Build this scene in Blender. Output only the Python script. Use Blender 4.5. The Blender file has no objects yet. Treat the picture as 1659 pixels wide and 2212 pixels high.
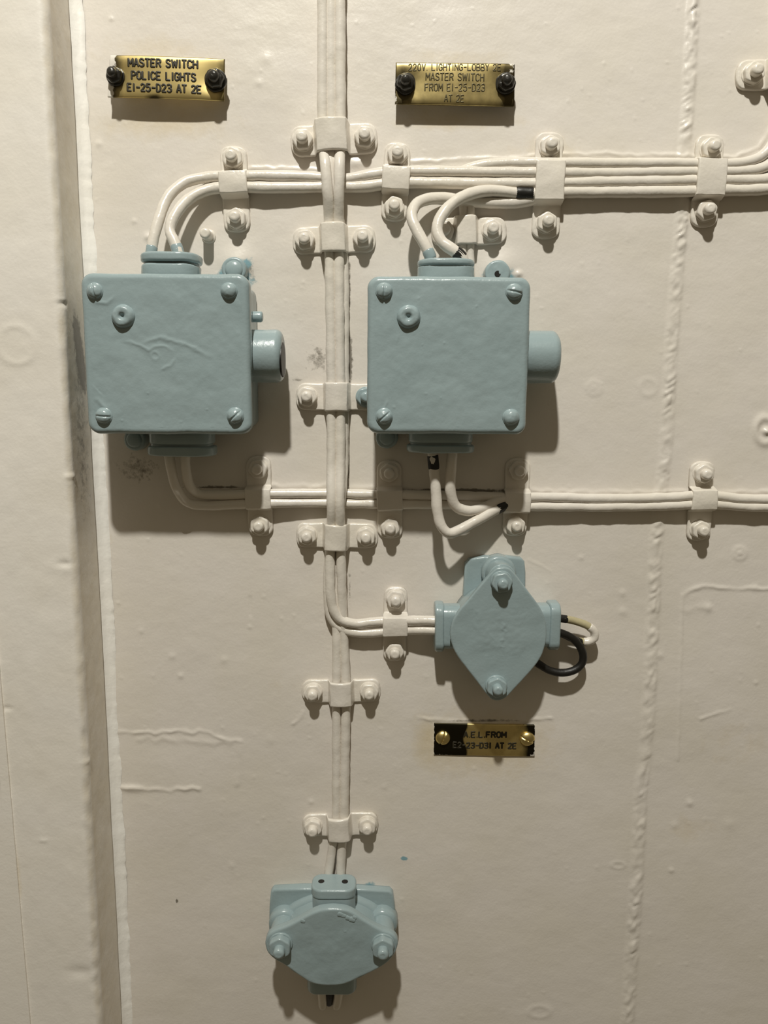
import bpy, math, random
import numpy as np
from mathutils import Vector, noise as mnoise

random.seed(7)
rng = np.random.default_rng(7)
SC = bpy.context.scene
COL = SC.collection

# ------------------------------------------------------------------ camera
D = 0.70                       # camera to bulkhead, metres
FPX = 1671.0                   # focal length in pixels of the 1659 x 2212 frame
PITCH = math.radians(8.7)
ROLL = math.asin(69.5 * math.tan(PITCH) / FPX)
R0 = Vector((1, 0, 0)); U0 = Vector((0, math.sin(PITCH), math.cos(PITCH)))
FW = Vector((0, math.cos(PITCH), -math.sin(PITCH)))
CR = R0 * math.cos(ROLL) + U0 * math.sin(ROLL)
CU = -R0 * math.sin(ROLL) + U0 * math.cos(ROLL)
CAM = Vector((0, -D, 0))
cd = bpy.data.cameras.new('camera'); co = bpy.data.objects.new('camera', cd); COL.objects.link(co)
cd.sensor_fit = 'VERTICAL'; cd.sensor_height = 24.0; cd.lens = FPX / 2212 * 24.0
cd.clip_start = 0.01
from mathutils import Matrix
m = Matrix((( CR.x, CU.x, -FW.x, CAM.x), (CR.y, CU.y, -FW.y, CAM.y), (CR.z, CU.z, -FW.z, CAM.z), (0, 0, 0, 1)))
co.matrix_world = m
SC.camera = co

# ------------------------------------------------------------------ light
LAMP = Vector((-0.11, -1.13, 1.58))
ld = bpy.data.lights.new('ceiling_lamp', 'POINT'); lo = bpy.data.objects.new('ceiling_lamp', ld)
ld.energy = 152.0; ld.color = (1.0, 0.98, 0.895); ld.shadow_soft_size = 0.035
lo.location = LAMP; COL.objects.link(lo)

W = bpy.data.worlds.new('compartment'); SC.world = W; W.use_nodes = True
wn = W.node_tree.nodes; wl = W.node_tree.links; wn.clear()
wo = wn.new('ShaderNodeOutputWorld'); wb = wn.new('ShaderNodeBackground')
wt = wn.new('ShaderNodeTexCoord'); wz = wn.new('ShaderNodeSeparateXYZ'); wr = wn.new('ShaderNodeValToRGB')
wl.new(wt.outputs['Generated'], wz.inputs[0]); wl.new(wz.outputs['Z'], wr.inputs[0])
wr.color_ramp.elements[0].position = 0.0; wr.color_ramp.elements[0].color = (0.55, 0.45, 0.29, 1)
wr.color_ramp.elements[1].position = 0.9; wr.color_ramp.elements[1].color = (1.25, 1.06, 0.77, 1)
wl.new(wr.outputs[0], wb.inputs['Color']); wb.inputs['Strength'].default_value = 0.175
wl.new(wb.outputs[0], wo.inputs[0])

vs = SC.view_settings
SC.display_settings.display_device = 'sRGB'
vs.view_transform = 'Standard'; vs.look = 'None'; vs.exposure = 0.0; vs.gamma = 1.0; vs.use_curve_mapping = False
SC.cycles.use_denoising = True
SC.cycles.max_bounces = 6

# ------------------------------------------------------------------ projection helpers
def P(px, py, h=0.0):
    """point at height h (metres) off the bulkhead, seen at photo pixel (px, py)"""
    d = FW * FPX + CR * (px - 829.5) - CU * (py - 1106)
    t = (D - h) / d.y
    return CAM + d * t

def S(px, py, h=0.0):
    """metres per pixel there"""
    return (P(px + 1, py, h) - P(px, py, h)).length

# ------------------------------------------------------------------ materials
def new_mat(name):
    mt = bpy.data.materials.new(name); mt.use_nodes = True
    n = mt.node_tree.nodes; l = mt.node_tree.links
    return mt, n, l, n['Principled BSDF']

def paint(name, base, rough, tint, bump=0.25, attrs=False):
    mt, n, l, b = new_mat(name)
    geo = n.new('ShaderNodeNewGeometry')
    n1 = n.new('ShaderNodeTexNoise'); n1.inputs['Scale'].default_value = 14; n1.inputs['Detail'].default_value = 5
    l.new(geo.outputs['Position'], n1.inputs['Vector'])
    r1 = n.new('ShaderNodeValToRGB')
    r1.color_ramp.elements[0].position = 0.38; r1.color_ramp.elements[1].position = 0.66
    l.new(n1.outputs['Fac'], r1.inputs[0])
    mx = n.new('ShaderNodeMixRGB'); mx.inputs[1].default_value = (*base, 1); mx.inputs[2].default_value = (*tint, 1)
    l.new(r1.outputs[0], mx.inputs[0])
    out = mx.outputs[0]
    if attrs:
        for an, colr, k in (('stain_tint', (0.62, 0.50, 0.29), 0.75), ('dirt_shade', (0.16, 0.14, 0.11), 0.9), ('bluep', (0.24, 0.40, 0.45), 1.0)):
            at = n.new('ShaderNodeAttribute'); at.attribute_name = an
            nz = n.new('ShaderNodeTexNoise'); nz.inputs['Scale'].default_value = 160 if an != 'stain_tint' else 50
            nz.inputs['Detail'].default_value = 6; nz.inputs['Roughness'].default_value = 0.7
            l.new(geo.outputs['Position'], nz.inputs['Vector'])
            ad = n.new('ShaderNodeMath'); ad.operation = 'MULTIPLY_ADD'
            l.new(at.outputs['Fac'], ad.inputs[0]); ad.inputs[1].default_value = 1.0
            sb = n.new('ShaderNodeMath'); sb.operation = 'SUBTRACT'; l.new(nz.outputs['Fac'], sb.inputs[0]); sb.inputs[1].default_value = 0.75
            l.new(sb.outputs[0], ad.inputs[2])
            mr = n.new('ShaderNodeMapRange'); mr.inputs['From Min'].default_value = 0.0
            mr.inputs['From Max'].default_value = 0.9 if an == 'stain_tint' else 0.25
            mr.inputs['To Max'].default_value = k
            l.new(ad.outputs[0], mr.inputs['Value'])
            m2 = n.new('ShaderNodeMixRGB'); m2.inputs[2].default_value = (*colr, 1)
            l.new(out, m2.inputs[1]); l.new(mr.outputs[0], m2.inputs[0]); out = m2.outputs[0]
    l.new(out, b.inputs['Base Color'])
    n2 = n.new('ShaderNodeTexNoise'); n2.inputs['Scale'].default_value = 420; n2.inputs['Detail'].default_value = 3
    n3 = n.new('ShaderNodeTexNoise'); n3.inputs['Scale'].default_value = 90; n3.inputs['Detail'].default_value = 2
    l.new(geo.outputs['Position'], n2.inputs['Vector']); l.new(geo.outputs['Position'], n3.inputs['Vector'])
    ad = n.new('ShaderNodeMath'); ad.operation = 'MULTIPLY_ADD'; ad.inputs[1].default_value = 2.2
    l.new(n3.outputs['Fac'], ad.inputs[0]); l.new(n2.outputs['Fac'], ad.inputs[2])
    bp = n.new('ShaderNodeBump'); bp.inputs['Strength'].default_value = bump; bp.inputs['Distance'].default_value = 0.0006
    l.new(ad.outputs[0], bp.inputs['Height']); l.new(bp.outputs[0], b.inputs['Normal'])
    b.inputs['Roughness'].default_value = rough
    return mt

CREAM = paint('cream_gloss_paint', (0.76, 0.71, 0.645), 0.26, (0.735, 0.685, 0.60), 0.30)
WALLP = paint('cream_wall_paint', (0.76, 0.71, 0.65), 0.34, (0.735, 0.685, 0.61), 0.20, attrs=True)
PILP = paint('pale_cream_paint', (0.86, 0.815, 0.75), 0.38, (0.84, 0.79, 0.71), 0.20, attrs=True)  # stiffener cream, paler than the wall's
BLUE = paint('blue_grey_paint', (0.315, 0.395, 0.41), 0.24, (0.295, 0.375, 0.39), 0.22)

def simple(name, col, rough, metal=0.0, bump=0.0, scale=300):
    mt, n, l, b = new_mat(name)
    geo = n.new('ShaderNodeNewGeometry')
    nz = n.new('ShaderNodeTexNoise'); nz.inputs['Scale'].default_value = scale; nz.inputs['Detail'].default_value = 4
    l.new(geo.outputs['Position'], nz.inputs['Vector'])
    mx = n.new('ShaderNodeMixRGB'); mx.inputs[1].default_value = (*col, 1); mx.inputs[2].default_value = (*[c * 0.78 for c in col], 1)
    l.new(nz.outputs['Fac'], mx.inputs[0]); l.new(mx.outputs[0], b.inputs['Base Color'])
    if bump:
        bp = n.new('ShaderNodeBump'); bp.inputs['Strength'].default_value = bump; bp.inputs['Distance'].default_value = 0.0005
        l.new(nz.outputs['Fac'], bp.inputs['Height']); l.new(bp.outputs[0], b.inputs['Normal'])
    b.inputs['Roughness'].default_value = rough; b.inputs['Metallic'].default_value = metal
    return mt

BLACK = simple('black_rubber', (0.012, 0.011, 0.009), 0.45, 0, 0.4)
BUFF = simple('buff_cable_sheath', (0.52, 0.46, 0.28), 0.5, 0, 0.3)
OLDSTEEL = simple('blackened_steel', (0.045, 0.042, 0.036), 0.28, 0.3, 0.5, 180)
LETTER = simple('black_letter_fill', (0.03, 0.024, 0.012), 0.5)
LETTER2 = simple('dull_letter_fill', (0.12, 0.10, 0.05), 0.4, 0.5)

def brass(name, tarn_refl, rough):
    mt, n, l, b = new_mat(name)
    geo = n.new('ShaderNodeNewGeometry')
    at = n.new('ShaderNodeAttribute'); at.attribute_name = 'tarnish_reflection'  # mask holds real tarnish and painted dark reflection
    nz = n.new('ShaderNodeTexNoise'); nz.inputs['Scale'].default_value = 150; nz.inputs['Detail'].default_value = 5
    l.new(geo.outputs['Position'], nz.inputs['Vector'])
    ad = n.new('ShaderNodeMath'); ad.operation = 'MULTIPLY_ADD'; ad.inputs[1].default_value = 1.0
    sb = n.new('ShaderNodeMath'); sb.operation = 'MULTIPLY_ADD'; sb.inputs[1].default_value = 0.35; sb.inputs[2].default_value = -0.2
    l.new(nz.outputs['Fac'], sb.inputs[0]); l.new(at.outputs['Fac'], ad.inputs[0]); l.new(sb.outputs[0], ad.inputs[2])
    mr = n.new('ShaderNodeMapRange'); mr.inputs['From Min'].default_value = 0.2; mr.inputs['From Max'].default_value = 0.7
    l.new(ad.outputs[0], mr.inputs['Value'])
    mx = n.new('ShaderNodeMixRGB'); mx.inputs[1].default_value = (0.78, 0.62, 0.27, 1); mx.inputs[2].default_value = (*tarn_refl, 1)
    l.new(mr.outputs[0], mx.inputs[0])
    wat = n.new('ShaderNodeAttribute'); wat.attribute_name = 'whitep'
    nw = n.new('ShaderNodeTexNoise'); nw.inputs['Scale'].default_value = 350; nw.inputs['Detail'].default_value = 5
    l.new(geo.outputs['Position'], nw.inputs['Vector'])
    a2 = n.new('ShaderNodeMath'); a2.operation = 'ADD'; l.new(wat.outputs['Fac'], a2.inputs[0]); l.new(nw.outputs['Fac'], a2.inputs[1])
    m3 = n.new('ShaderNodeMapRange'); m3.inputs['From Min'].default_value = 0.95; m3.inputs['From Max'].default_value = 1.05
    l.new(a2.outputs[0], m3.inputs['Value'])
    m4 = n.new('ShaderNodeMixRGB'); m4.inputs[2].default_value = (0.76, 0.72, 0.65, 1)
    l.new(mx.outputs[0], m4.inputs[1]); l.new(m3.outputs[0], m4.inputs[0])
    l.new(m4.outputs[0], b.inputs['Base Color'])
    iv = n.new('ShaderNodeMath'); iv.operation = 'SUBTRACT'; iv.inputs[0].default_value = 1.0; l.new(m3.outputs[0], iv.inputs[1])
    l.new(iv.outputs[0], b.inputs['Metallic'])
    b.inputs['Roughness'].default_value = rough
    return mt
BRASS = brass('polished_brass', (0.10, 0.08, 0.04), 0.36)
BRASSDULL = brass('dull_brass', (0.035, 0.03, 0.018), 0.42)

# ------------------------------------------------------------------ mesh helpers
ORIGIN = {}

class MB:
    def __init__(self): self.v = []; self.f = []
    def add(self, verts, faces):
        o = len(self.v); self.v += [tuple(x) for x in verts]; self.f += [tuple(i + o for i in f) for f in faces]; return self
    def build(self, name, mat, parent=None, origin=None, wob=0.0, wscale=90.0, smooth=True):
        po = ORIGIN.get(parent.name, Vector()) if parent else Vector()
        og = Vector(origin) if origin is not None else (po if parent else Vector(np.mean(np.array(self.v), axis=0)))
        vv = self.v
        if wob:
            vv = []
            for p in self.v:
                q = Vector(p)
                vv.append(tuple(q + mnoise.noise_vector(q * wscale) * wob + mnoise.noise_vector(q * wscale * 3.1) * wob * 0.35))
        me = bpy.data.meshes.new(name)
        me.from_pydata([(x - og.x, y - og.y, z - og.z) for x, y, z in vv], [], self.f)
        me.validate()
        if smooth: me.polygons.foreach_set('use_smooth', [True] * len(me.polygons))
        me.materials.append(mat); me.update()
        ob = bpy.data.objects.new(name, me); COL.objects.link(ob)
        ob.location = og - po if parent else og
        if parent: ob.parent = parent
        ORIGIN[ob.name] = og
        return ob

def empty(name, loc, label, cat, group=None):
    o = bpy.data.objects.new(name, None); COL.objects.link(o); o.location = loc
    o.empty_display_size = 0.01; o['label'] = label; o['category'] = cat
    if group: o['group'] = group
    ORIGIN[o.name] = Vector(loc); return o

def tag(o, label, cat, group=None):
    o['label'] = label; o['category'] = cat
    if group: o['group'] = group
    return o

# frames: map (a, b, c) with c the extrusion axis
def f_wall(a, b, c): return Vector((a, -c, b))            # outline in x,z ; extrude off the wall
def f_up(a, b, c): return Vector((a, -b, c))              # outline in x,h ; extrude upward
def f_side(a, b, c): return Vector((c, -a, b))            # outline in h,z ; extrude to the right

def inset(pts, d):
    n = len(pts); out = []
    for i in range(n):
        p0 = Vector(pts[i - 1]); p1 = Vector(pts[i]); p2 = Vector(pts[(i + 1) % n])
        e1 = (p1 - p0); e2 = (p2 - p1)
        if e1.length < 1e-9 or e2.length < 1e-9: out.append(tuple(p1)); continue
        e1.normalize(); e2.normalize()
        n1 = Vector((-e1.y, e1.x)); n2 = Vector((-e2.y, e2.x))
        b = n1 + n2
        k = 1 + n1.dot(n2)
        q = p1 + b * (d / max(k, 0.35))
        out.append((q.x, q.y))
    return out

def resample(pts, step):
    out = []
    n = len(pts)
    for i in range(n):
        a = Vector(pts[i]); b = Vector(pts[(i + 1) % n]); k = max(1, int((b - a).length / step))
        for j in range(k): q = a.lerp(b, j / k); out.append((q.x, q.y))
    return out

def prism(mb, pts, c0, c1, frame, fil=0.002, fil0=0.0, segs=5):
    """extrude the CCW outline from c0 to c1, rounding the c1 rim by fil (and the c0 rim by fil0)"""
    rings = []
    if fil0 > 0:
        rings.append((inset(pts, fil0), c0, 1))
        for k in range(1, segs + 1):
            a = math.pi / 2 * k / segs
            rings.append((inset(pts, fil0 * (1 - math.sin(a))), c0 + fil0 * (1 - math.cos(a)), 1))
    else:
        rings.append((pts, c0, 1))
    h = c1 - fil
    nv = 3
    base = rings[-1][1]
    for k in range(1, nv): rings.append((pts, base + (h - base) * k / nv, 1))
    for k in range(0, segs + 1):
        a = math.pi / 2 * k / segs
        rings.append((inset(pts, fil * (1 - math.cos(a))), h + fil * math.sin(a), 1))
    top = inset(pts, fil); c = np.mean(np.array(top), axis=0)
    for s in (0.97, 0.93, 0.87, 0.8, 0.72, 0.64, 0.56, 0.48, 0.4, 0.32, 0.24, 0.16, 0.08):
        rings.append(([(c[0] + (x - c[0]) * s, c[1] + (y - c[1]) * s) for x, y in top], c1, 1))
    n = len(pts); V = []; F = []
    for r, cc, _ in rings:
        V += [frame(a, b, cc) for a, b in r]
    for k in range(len(rings) - 1):
        for i in range(n):
            j = (i + 1) % n
            F.append((k * n + i, k * n + j, (k + 1) * n + j, (k + 1) * n + i))
    V.append(frame(c[0], c[1], c1)); e = len(V) - 1; k = len(rings) - 1
    for i in range(n): F.append((k * n + i, k * n + (i + 1) % n, e))
    c_ = np.mean(np.array(rings[0][0]), axis=0); V.append(frame(c_[0], c_[1], c0)); e = len(V) - 1
    for i in range(n): F.append((i, e, (i + 1) % n))
    if frame is not f_wall: pass
    mb.add(V, F); return mb

def circle(cx, cy, r, n=40, ry=None):
    return [(cx + r * math.cos(2 * math.pi * i / n), cy + (ry or r) * math.sin(2 * math.pi * i / n)) for i in range(n)]

def rrect(x0, y0, x1, y1, r, n=8):
    rs = r if isinstance(r, (list, tuple)) else (r, r, r, r)       # BL BR TR TL
    out = []
    for (cx, cy, a0, rr) in ((x0 + rs[0], y0 + rs[0], 180, rs[0]), (x1 - rs[1], y0 + rs[1], 270, rs[1]),
                             (x1 - rs[2], y1 - rs[2], 0, rs[2]), (x0 + rs[3], y1 - rs[3], 90, rs[3])):
        for k in range(n + 1):
            a = math.radians(a0 + 90 * k / n); out.append((cx + rr * math.cos(a), cy + rr * math.sin(a)))
    return out

def smooth_closed(pts, it=2):
    for _ in range(it):
        q = []
        for i in range(len(pts)):
            a = pts[i]; b = pts[(i + 1) % len(pts)]
            q.append((a[0] * .75 + b[0] * .25, a[1] * .75 + b[1] * .25)); q.append((a[0] * .25 + b[0] * .75, a[1] * .25 + b[1] * .75))
        pts = q
    return pts

def catmull(pts, step=0.0025):
    """pts: list of 4-vectors (x,y,z,r)"""
    A = [np.array(p, float) for p in pts]
    A = [2 * A[0] - A[1]] + A + [2 * A[-1] - A[-2]]
    out = []
    for i in range(1, len(A) - 2):
        p0, p1, p2, p3 = A[i - 1:i + 3]
        k = max(2, int(np.linalg.norm((p2 - p1)[:3]) / step))
        # centripetal
        t0 = 0; t1 = t0 + max(1e-5, np.linalg.norm((p1 - p0)[:3])) ** .5
        t2 = t1 + max(1e-5, np.linalg.norm((p2 - p1)[:3])) ** .5; t3 = t2 + max(1e-5, np.linalg.norm((p3 - p2)[:3])) ** .5
        for j in range(k):
            t = t1 + (t2 - t1) * j / k
            a1 = (t1 - t) / (t1 - t0) * p0 + (t - t0) / (t1 - t0) * p1
            a2 = (t2 - t) / (t2 - t1) * p1 + (t - t1) / (t2 - t1) * p2
            a3 = (t3 - t) / (t3 - t2) * p2 + (t - t2) / (t3 - t2) * p3
            b1 = (t2 - t) / (t2 - t0) * a1 + (t - t0) / (t2 - t0) * a2
            b2 = (t3 - t) / (t3 - t1) * a2 + (t - t1) / (t3 - t1) * a3
            out.append((t2 - t) / (t2 - t1) * b1 + (t - t1) / (t2 - t1) * b2)
    out.append(A[-2]); return out

def tube(mb, path, seg=16, cap=True, squash=None):
    """path: list of arrays (x,y,z,r)"""
    n = len(path); V = []; F = []
    ref = None
    rows = list(path)
    T = []
    for i in range(n):
        a = path[max(0, i - 1)][:3]; b = path[min(n - 1, i + 1)][:3]
        t = Vector(b - a); t = t.normalized() if t.length > 1e-9 else Vector((0, 0, 1)); T.append(t)
    def ring(c, t, r):
        nonlocal ref
        if ref is None:
            ref = Vector((0, 1, 0)) if abs(t.y) < .9 else Vector((1, 0, 0))
        ref = (ref - t * ref.dot(t)).normalized()
        bi = t.cross(ref)
        for k in range(seg):
            a = 2 * math.pi * k / seg
            o = ref * math.cos(a) * r + bi * math.sin(a) * r
            if squash: o.y *= squash
            V.append(Vector(c) + o)
    if cap:
        for k in (1, 2, 3):
            a = math.pi / 2 * k / 4
            ring(Vector(path[0][:3]) - T[0] * path[0][3] * math.cos(a) * .6, T[0], path[0][3] * math.sin(a))
    for i in range(n): ring(path[i][:3], T[i], path[i][3])
    if cap:
        for k in (3, 2, 1):
            a = math.pi / 2 * k / 4
            ring(Vector(path[-1][:3]) + T[-1] * path[-1][3] * math.cos(a) * .6, T[-1], path[-1][3] * math.sin(a))
    rows = len(V) // seg
    for i in range(rows - 1):
        for k in range(seg):
            j = (k + 1) % seg
            F.append((i * seg + k, i * seg + j, (i + 1) * seg + j, (i + 1) * seg + k))
    F.append(tuple(range(seg))[::-1]); F.append(tuple((rows - 1) * seg + k for k in range(seg)))
    mb.add(V, F); return mb

def polar(mb, c, r, hfun, frame=f_wall, nr=14, na=48, base=0.0):
    """round button: height hfun(rho, x, y) over a disc, closed to its base height"""
    V = [frame(c[0], c[1], c[2] + hfun(0, 0, 0))]; F = []
    for i in range(1, nr + 1):
        q = i / nr
        for k in range(na):
            a = 2 * math.pi * k / na; x = math.cos(a) * q * r; y = math.sin(a) * q * r
            V.append(frame(c[0] + x, c[1] + y, c[2] + hfun(q, x, y)))
    for k in range(na): V.append(frame(c[0] + math.cos(2 * math.pi * k / na) * r, c[1] + math.sin(2 * math.pi * k / na) * r, c[2] - base))
    for k in range(na): F.append((0, 1 + k, 1 + (k + 1) % na))
    for i in range(nr):
        for k in range(na):
            a = 1 + i * na + k; b = 1 + i * na + (k + 1) % na
            F.append((a, a + na, b + na, b))
    mb.add(V, F); return mb

# ------------------------------------------------------------------ value noise on arrays
def vnoise(x, y, seed=0):
    g = np.random.default_rng(seed).random((256, 256))
    xi = np.floor(x).astype(int); yi = np.floor(y).astype(int); fx = x - xi; fy = y - yi
    fx = fx * fx * (3 - 2 * fx); fy = fy * fy * (3 - 2 * fy)
    a = g[xi % 256, yi % 256]; b = g[(xi + 1) % 256, yi % 256]; c = g[xi % 256, (yi + 1) % 256]; d = g[(xi + 1) % 256, (yi + 1) % 256]
    return (a * (1 - fx) + b * fx) * (1 - fy) + (c * (1 - fx) + d * fx) * fy - 0.5

def poly_dist(X, Y, pts):
    """distance to a polyline, position along it, signed side"""
    best = np.full(X.shape, 1e9); al = np.zeros(X.shape); sd = np.zeros(X.shape); L = 0
    for (x0, y0), (x1, y1) in zip(pts[:-1], pts[1:]):
        dx, dy = x1 - x0, y1 - y0; l2 = dx * dx + dy * dy; l = math.sqrt(l2)
        t = np.clip(((X - x0) * dx + (Y - y0) * dy) / l2, 0, 1)
        d = np.hypot(X - x0 - t * dx, Y - y0 - t * dy)
        s = ((X - x0) * dy - (Y - y0) * dx) / l
        k = d < best; best[k] = d[k]; al[k] = (L + t * l)[k]; sd[k] = s[k]; L += l
    return best, al, sd

# ------------------------------------------------------------------ the bulkhead
gx = np.concatenate([np.arange(-900, -30, 40), np.arange(-30, 1690, 3.0), np.arange(1690, 2500, 40)])
gy = np.concatenate([np.arange(-700, -30, 40), np.arange(-30, 2245, 3.0), np.arange(2245, 2800, 40)])
X, Y = np.meshgrid(gx, gy)
c = np.array(CAM)
dirs = (np.array(FW)[None, None] * FPX + np.array(CR)[None, None] * (X[..., None] - 829.5) - np.array(CU)[None, None] * (Y[..., None] - 1106))
WP = c + dirs * (D / dirs[..., 1:2])
H = np.zeros(X.shape)
H += 0.0016 * vnoise(X / 190, Y / 190, 1) + 0.00040 * vnoise(X / 60, Y / 50, 2) + 0.00013 * vnoise(X / 34, Y / 17, 3) + 0.00005 * vnoise(X / 9, Y / 7, 4)
inside = (X > -40) & (X < 1700) & (Y > -40) & (Y < 2260)
H *= np.where(inside, 1, 0.6)
# weld seam
seam = [(1500, -700), (1498, 0), (1488, 200), (1479, 300), (1470, 500), (1462, 600), (1450, 750), (1440, 950), (1425, 1080), (1415, 1200), (1412, 1300), (1405, 1450), (1400, 1560), (1385, 1700), (1375, 1900), (1362, 2100), (1355, 2212), (1320, 2800)]
dd, al, sd = poly_dist(X, Y, seam)
rip = 0.5 + 0.5 * np.sin(al / 3.6 + sd * 0.18 + 5 * vnoise(al / 40, sd * 0 + 3, 8))
blob = vnoise(al / 17, sd / 9 + 40, 9) + 0.5
b2 = np.abs(vnoise(al / 13 + sd / 16, sd / 13 + 9, 10)) * 2; b3 = vnoise(al / 34, sd / 20 + 5, 12)
H += np.exp(-((dd / 12.5) ** 4)) * (0.00035 + 0.0009 * blob + 0.0021 * b2 * (0.6 + b3) + 0.00015 * rip)
H -= np.exp(-((sd + 16) / 5) ** 2) * 0.00025 * (0.5 + b3)
H += np.exp(-(dd / 30) ** 2) * 0.0003

def sub(x0, x1, y0, y1):
    i0, i1 = np.searchsorted(gx, [x0, x1]); j0, j1 = np.searchsorted(gy, [y0, y1])
    return (slice(j0, j1), slice(i0, i1))
def bump(x, y, r, a, ry=None, ring=False):
    s = sub(x - 3 * r, x + 3 * r, y - 3 * (ry or r), y + 3 * (ry or r))
    q = np.hypot((X[s] - x) / r, (Y[s] - y) / (ry or r))
    H[s] += a * (np.exp(-((q - 1) / 0.35) ** 2) if ring else np.exp(-q ** 2 * 1.4))
def ridge(pts, w, a, wig=2.0, step=0.0, seed=0):
    xs = [p[0] for p in pts]; ys = [p[1] for p in pts]
    s = sub(min(xs) - 40, max(xs) + 40, min(ys) - 40, max(ys) + 40)
    XX = X[s] + wig * 2 * vnoise(X[s] / 22, Y[s] / 22, 20 + seed); YY = Y[s] + wig * 4 * vnoise(X[s] / 16, Y[s] / 30, 30 + seed)
    d, l, sg = poly_dist(XX, YY, pts)
    H[s] += a * np.exp(-(d / w) ** 2) * (0.75 + 0.8 * vnoise(l / 18, l * 0 + seed, 31))
    if step:
        H[s] += step * np.exp(-np.clip(sg, 0, None) / 14) * (sg > 0) * np.exp(-np.clip(d - 40, 0, None) / 5)
# paint ghosts, runs and ledges
ridge([(245, 1578), (320, 1582), (400, 1578), (460, 1585), (520, 1602)], 3.5, 0.0009, 2.5, 0, 1)
ridge([(300, 1596), (400, 1600), (500, 1600)], 7, 0.0005, 3, 0, 2)
ridge([(518, 1605), (520, 1640), (512, 1690)], 6, 0.0006, 2, 0, 3)
ridge([(262, 1700), (300, 1704), (345, 1705), (430, 1703)], 4, 0.0010, 2, 0, 4); bump(285, 1704, 28, 0.0011, 9)
ridge([(905, 1552), (960, 1556), (1060, 1560), (1190, 1552)], 3, 0.0008, 1.5, 0, 5)
ridge([(1475, 1285), (1490, 1273), (1540, 1268), (1600, 1272), (1690, 1272)], 4, 0.0009, 2, 0, 6)
ridge([(1474, 1285), (1472, 1400), (1467, 1520), (1464, 1640)], 3, 0.0006, 1, 0, 7)
ridge([(1512, 1552), (1545, 1542), (1578, 1531)], 2.5, 0.0007, 1, 0, 8)
ridge([(1480, 1318), (1530, 1312)], 8, 0.0005, 3, 0, 9)
ridge([(540, 1290), (542, 1330)], 2.5, -0.0006, 1, 0, 10)
ridge([(632, 1562), (650, 1548), (654, 1536)], 2.5, 0.0007, 1, 0, 11)
ridge([(1000, 1580), (1070, 1578)], 2.5, -0.0004, 2, 0, 12)
ridge([(415, 1052), (500, 1050), (700, 1050), (830, 1052), (1000, 1058), (1140, 1056)], 5, 0.0010, 1.5, 0, 13)
ridge([(1150, 1060), (1300, 1063), (1480, 1062), (1659, 1063)], 4, 0.0008, 1.5, 0, 14)
ridge([(530, 366), (600, 363), (690, 366)], 4, 0.0008, 1.5, 0, 15)
ridge([(880, 350), (1000, 345), (1150, 338), (1300, 333), (1500, 338), (1590, 338), (1640, 318), (1665, 280)], 4, 0.0009, 1.5, 0, 16)
ridge([(1140, 1210), (1190, 1235)], 2.5, 0.0004, 2, 0, 17)
ridge([(755, 1200), (750, 1330)], 4, 0.0006, 1, 0, 18)
for (x, y, r, a) in ((1283, 838, 13, .0012), (1598, 1195, 9, .0020), (1490, 1735, 8, .0016), (1457, 1783, 9, .0010), (1450, 1880, 6, .0016),
                     (1575, 1780, 14, .0009), (240, 40, 5, .0012), (213, 310, 8, .0012), (290, 478, 6, .0012), (372, 1418, 8, .0010), (485, 1425, 8, .0010), (390, 1460, 7, .0014),
                     (575, 127, 14, .0009), (560, 180, 9, .0009), (345, 1092, 6, .001), (1345, 1322, 10, .0012), (1345, 1282, 9, .001), (1530, 1315, 10, .0011),
                     (305, 1363, 7, .0009), (672, 1732, 6, .0014), (585, 1598, 12, .0007), (1425, 1416, 9, .0014), (255, 1303, 4, .001), (560, 840, 14, .0008), (320, 512, 9, .0026),
                     (800, 660, 6, .001), (540, 1355, 5, .001), (830, 1700, 7, .0008), (1633, 1475, 5, .0012), (500, 1870, 8, .0008), (1255, 1205, 6, .0008)):
    bump(x, y, r, a * .55)
bump(1400, 836, 17, .0003, ring=True); bump(1283, 838, 15, .0003, ring=True)
bump(1652, 930, 20, .0016, ring=True, ry=27); bump(1655, 932, 9, .0035); bump(1335, 1868, 14, .0004, 7, ring=True); bump(1165, 2185, 22, .0004, 12, ring=True)
bump(1598, 1195, 13, .0005, ring=True)
for _ in range(420):
    x = rng.uniform(190, 1650); y = rng.uniform(5, 2205); r = rng.uniform(1.8, 4.2)
    bump(x, y, r, rng.uniform(.0001, .00045), r * rng.uniform(.7, 1.3))
# thick paint collars round the upper mounting lugs
bump(512, 566, 38, .0030, 36); bump(1082, 572, 38, .0030, 34); bump(1120, 592, 8, .002)
bump(770, 352, 26, .0020, 14); bump(965, 492, 24, .004, 20)

stain_tint = np.zeros(X.shape); dirt_shade = np.zeros(X.shape); bluep = np.zeros(X.shape)
def spot(A, x, y, rx, ry, a): A[...] = np.maximum(A, a * np.exp(-(((X - x) / rx) ** 2 + ((Y - y) / ry) ** 2)))
spot(stain_tint, 360, 265, 170, 40, .75); spot(stain_tint, 980, 262, 150, 22, .8); spot(stain_tint, 985, 125, 140, 22, .5); spot(stain_tint, 1045, 1610, 150, 75, .95); spot(stain_tint, 925, 1600, 40, 60, .9)
spot(stain_tint, 1180, 330, 90, 60, .5); spot(stain_tint, 300, 100, 150, 40, .45); spot(stain_tint, 1490, 1790, 60, 40, .5); spot(stain_tint, 1600, 1600, 120, 80, .35); spot(stain_tint, 610, 1480, 60, 70, .3)
spot(stain_tint, 240, 1150, 40, 60, .3)
spot(dirt_shade, 690, 775, 38, 36, .40); spot(dirt_shade, 755, 780, 7, 60, .75); spot(dirt_shade, 540, 590, 20, 30, .42); spot(dirt_shade, 300, 1010, 60, 40, .36); spot(dirt_shade, 470, 1052, 80, 3, .6)  # narrow upright strip paints the shadow gap beside the vertical cables
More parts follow.
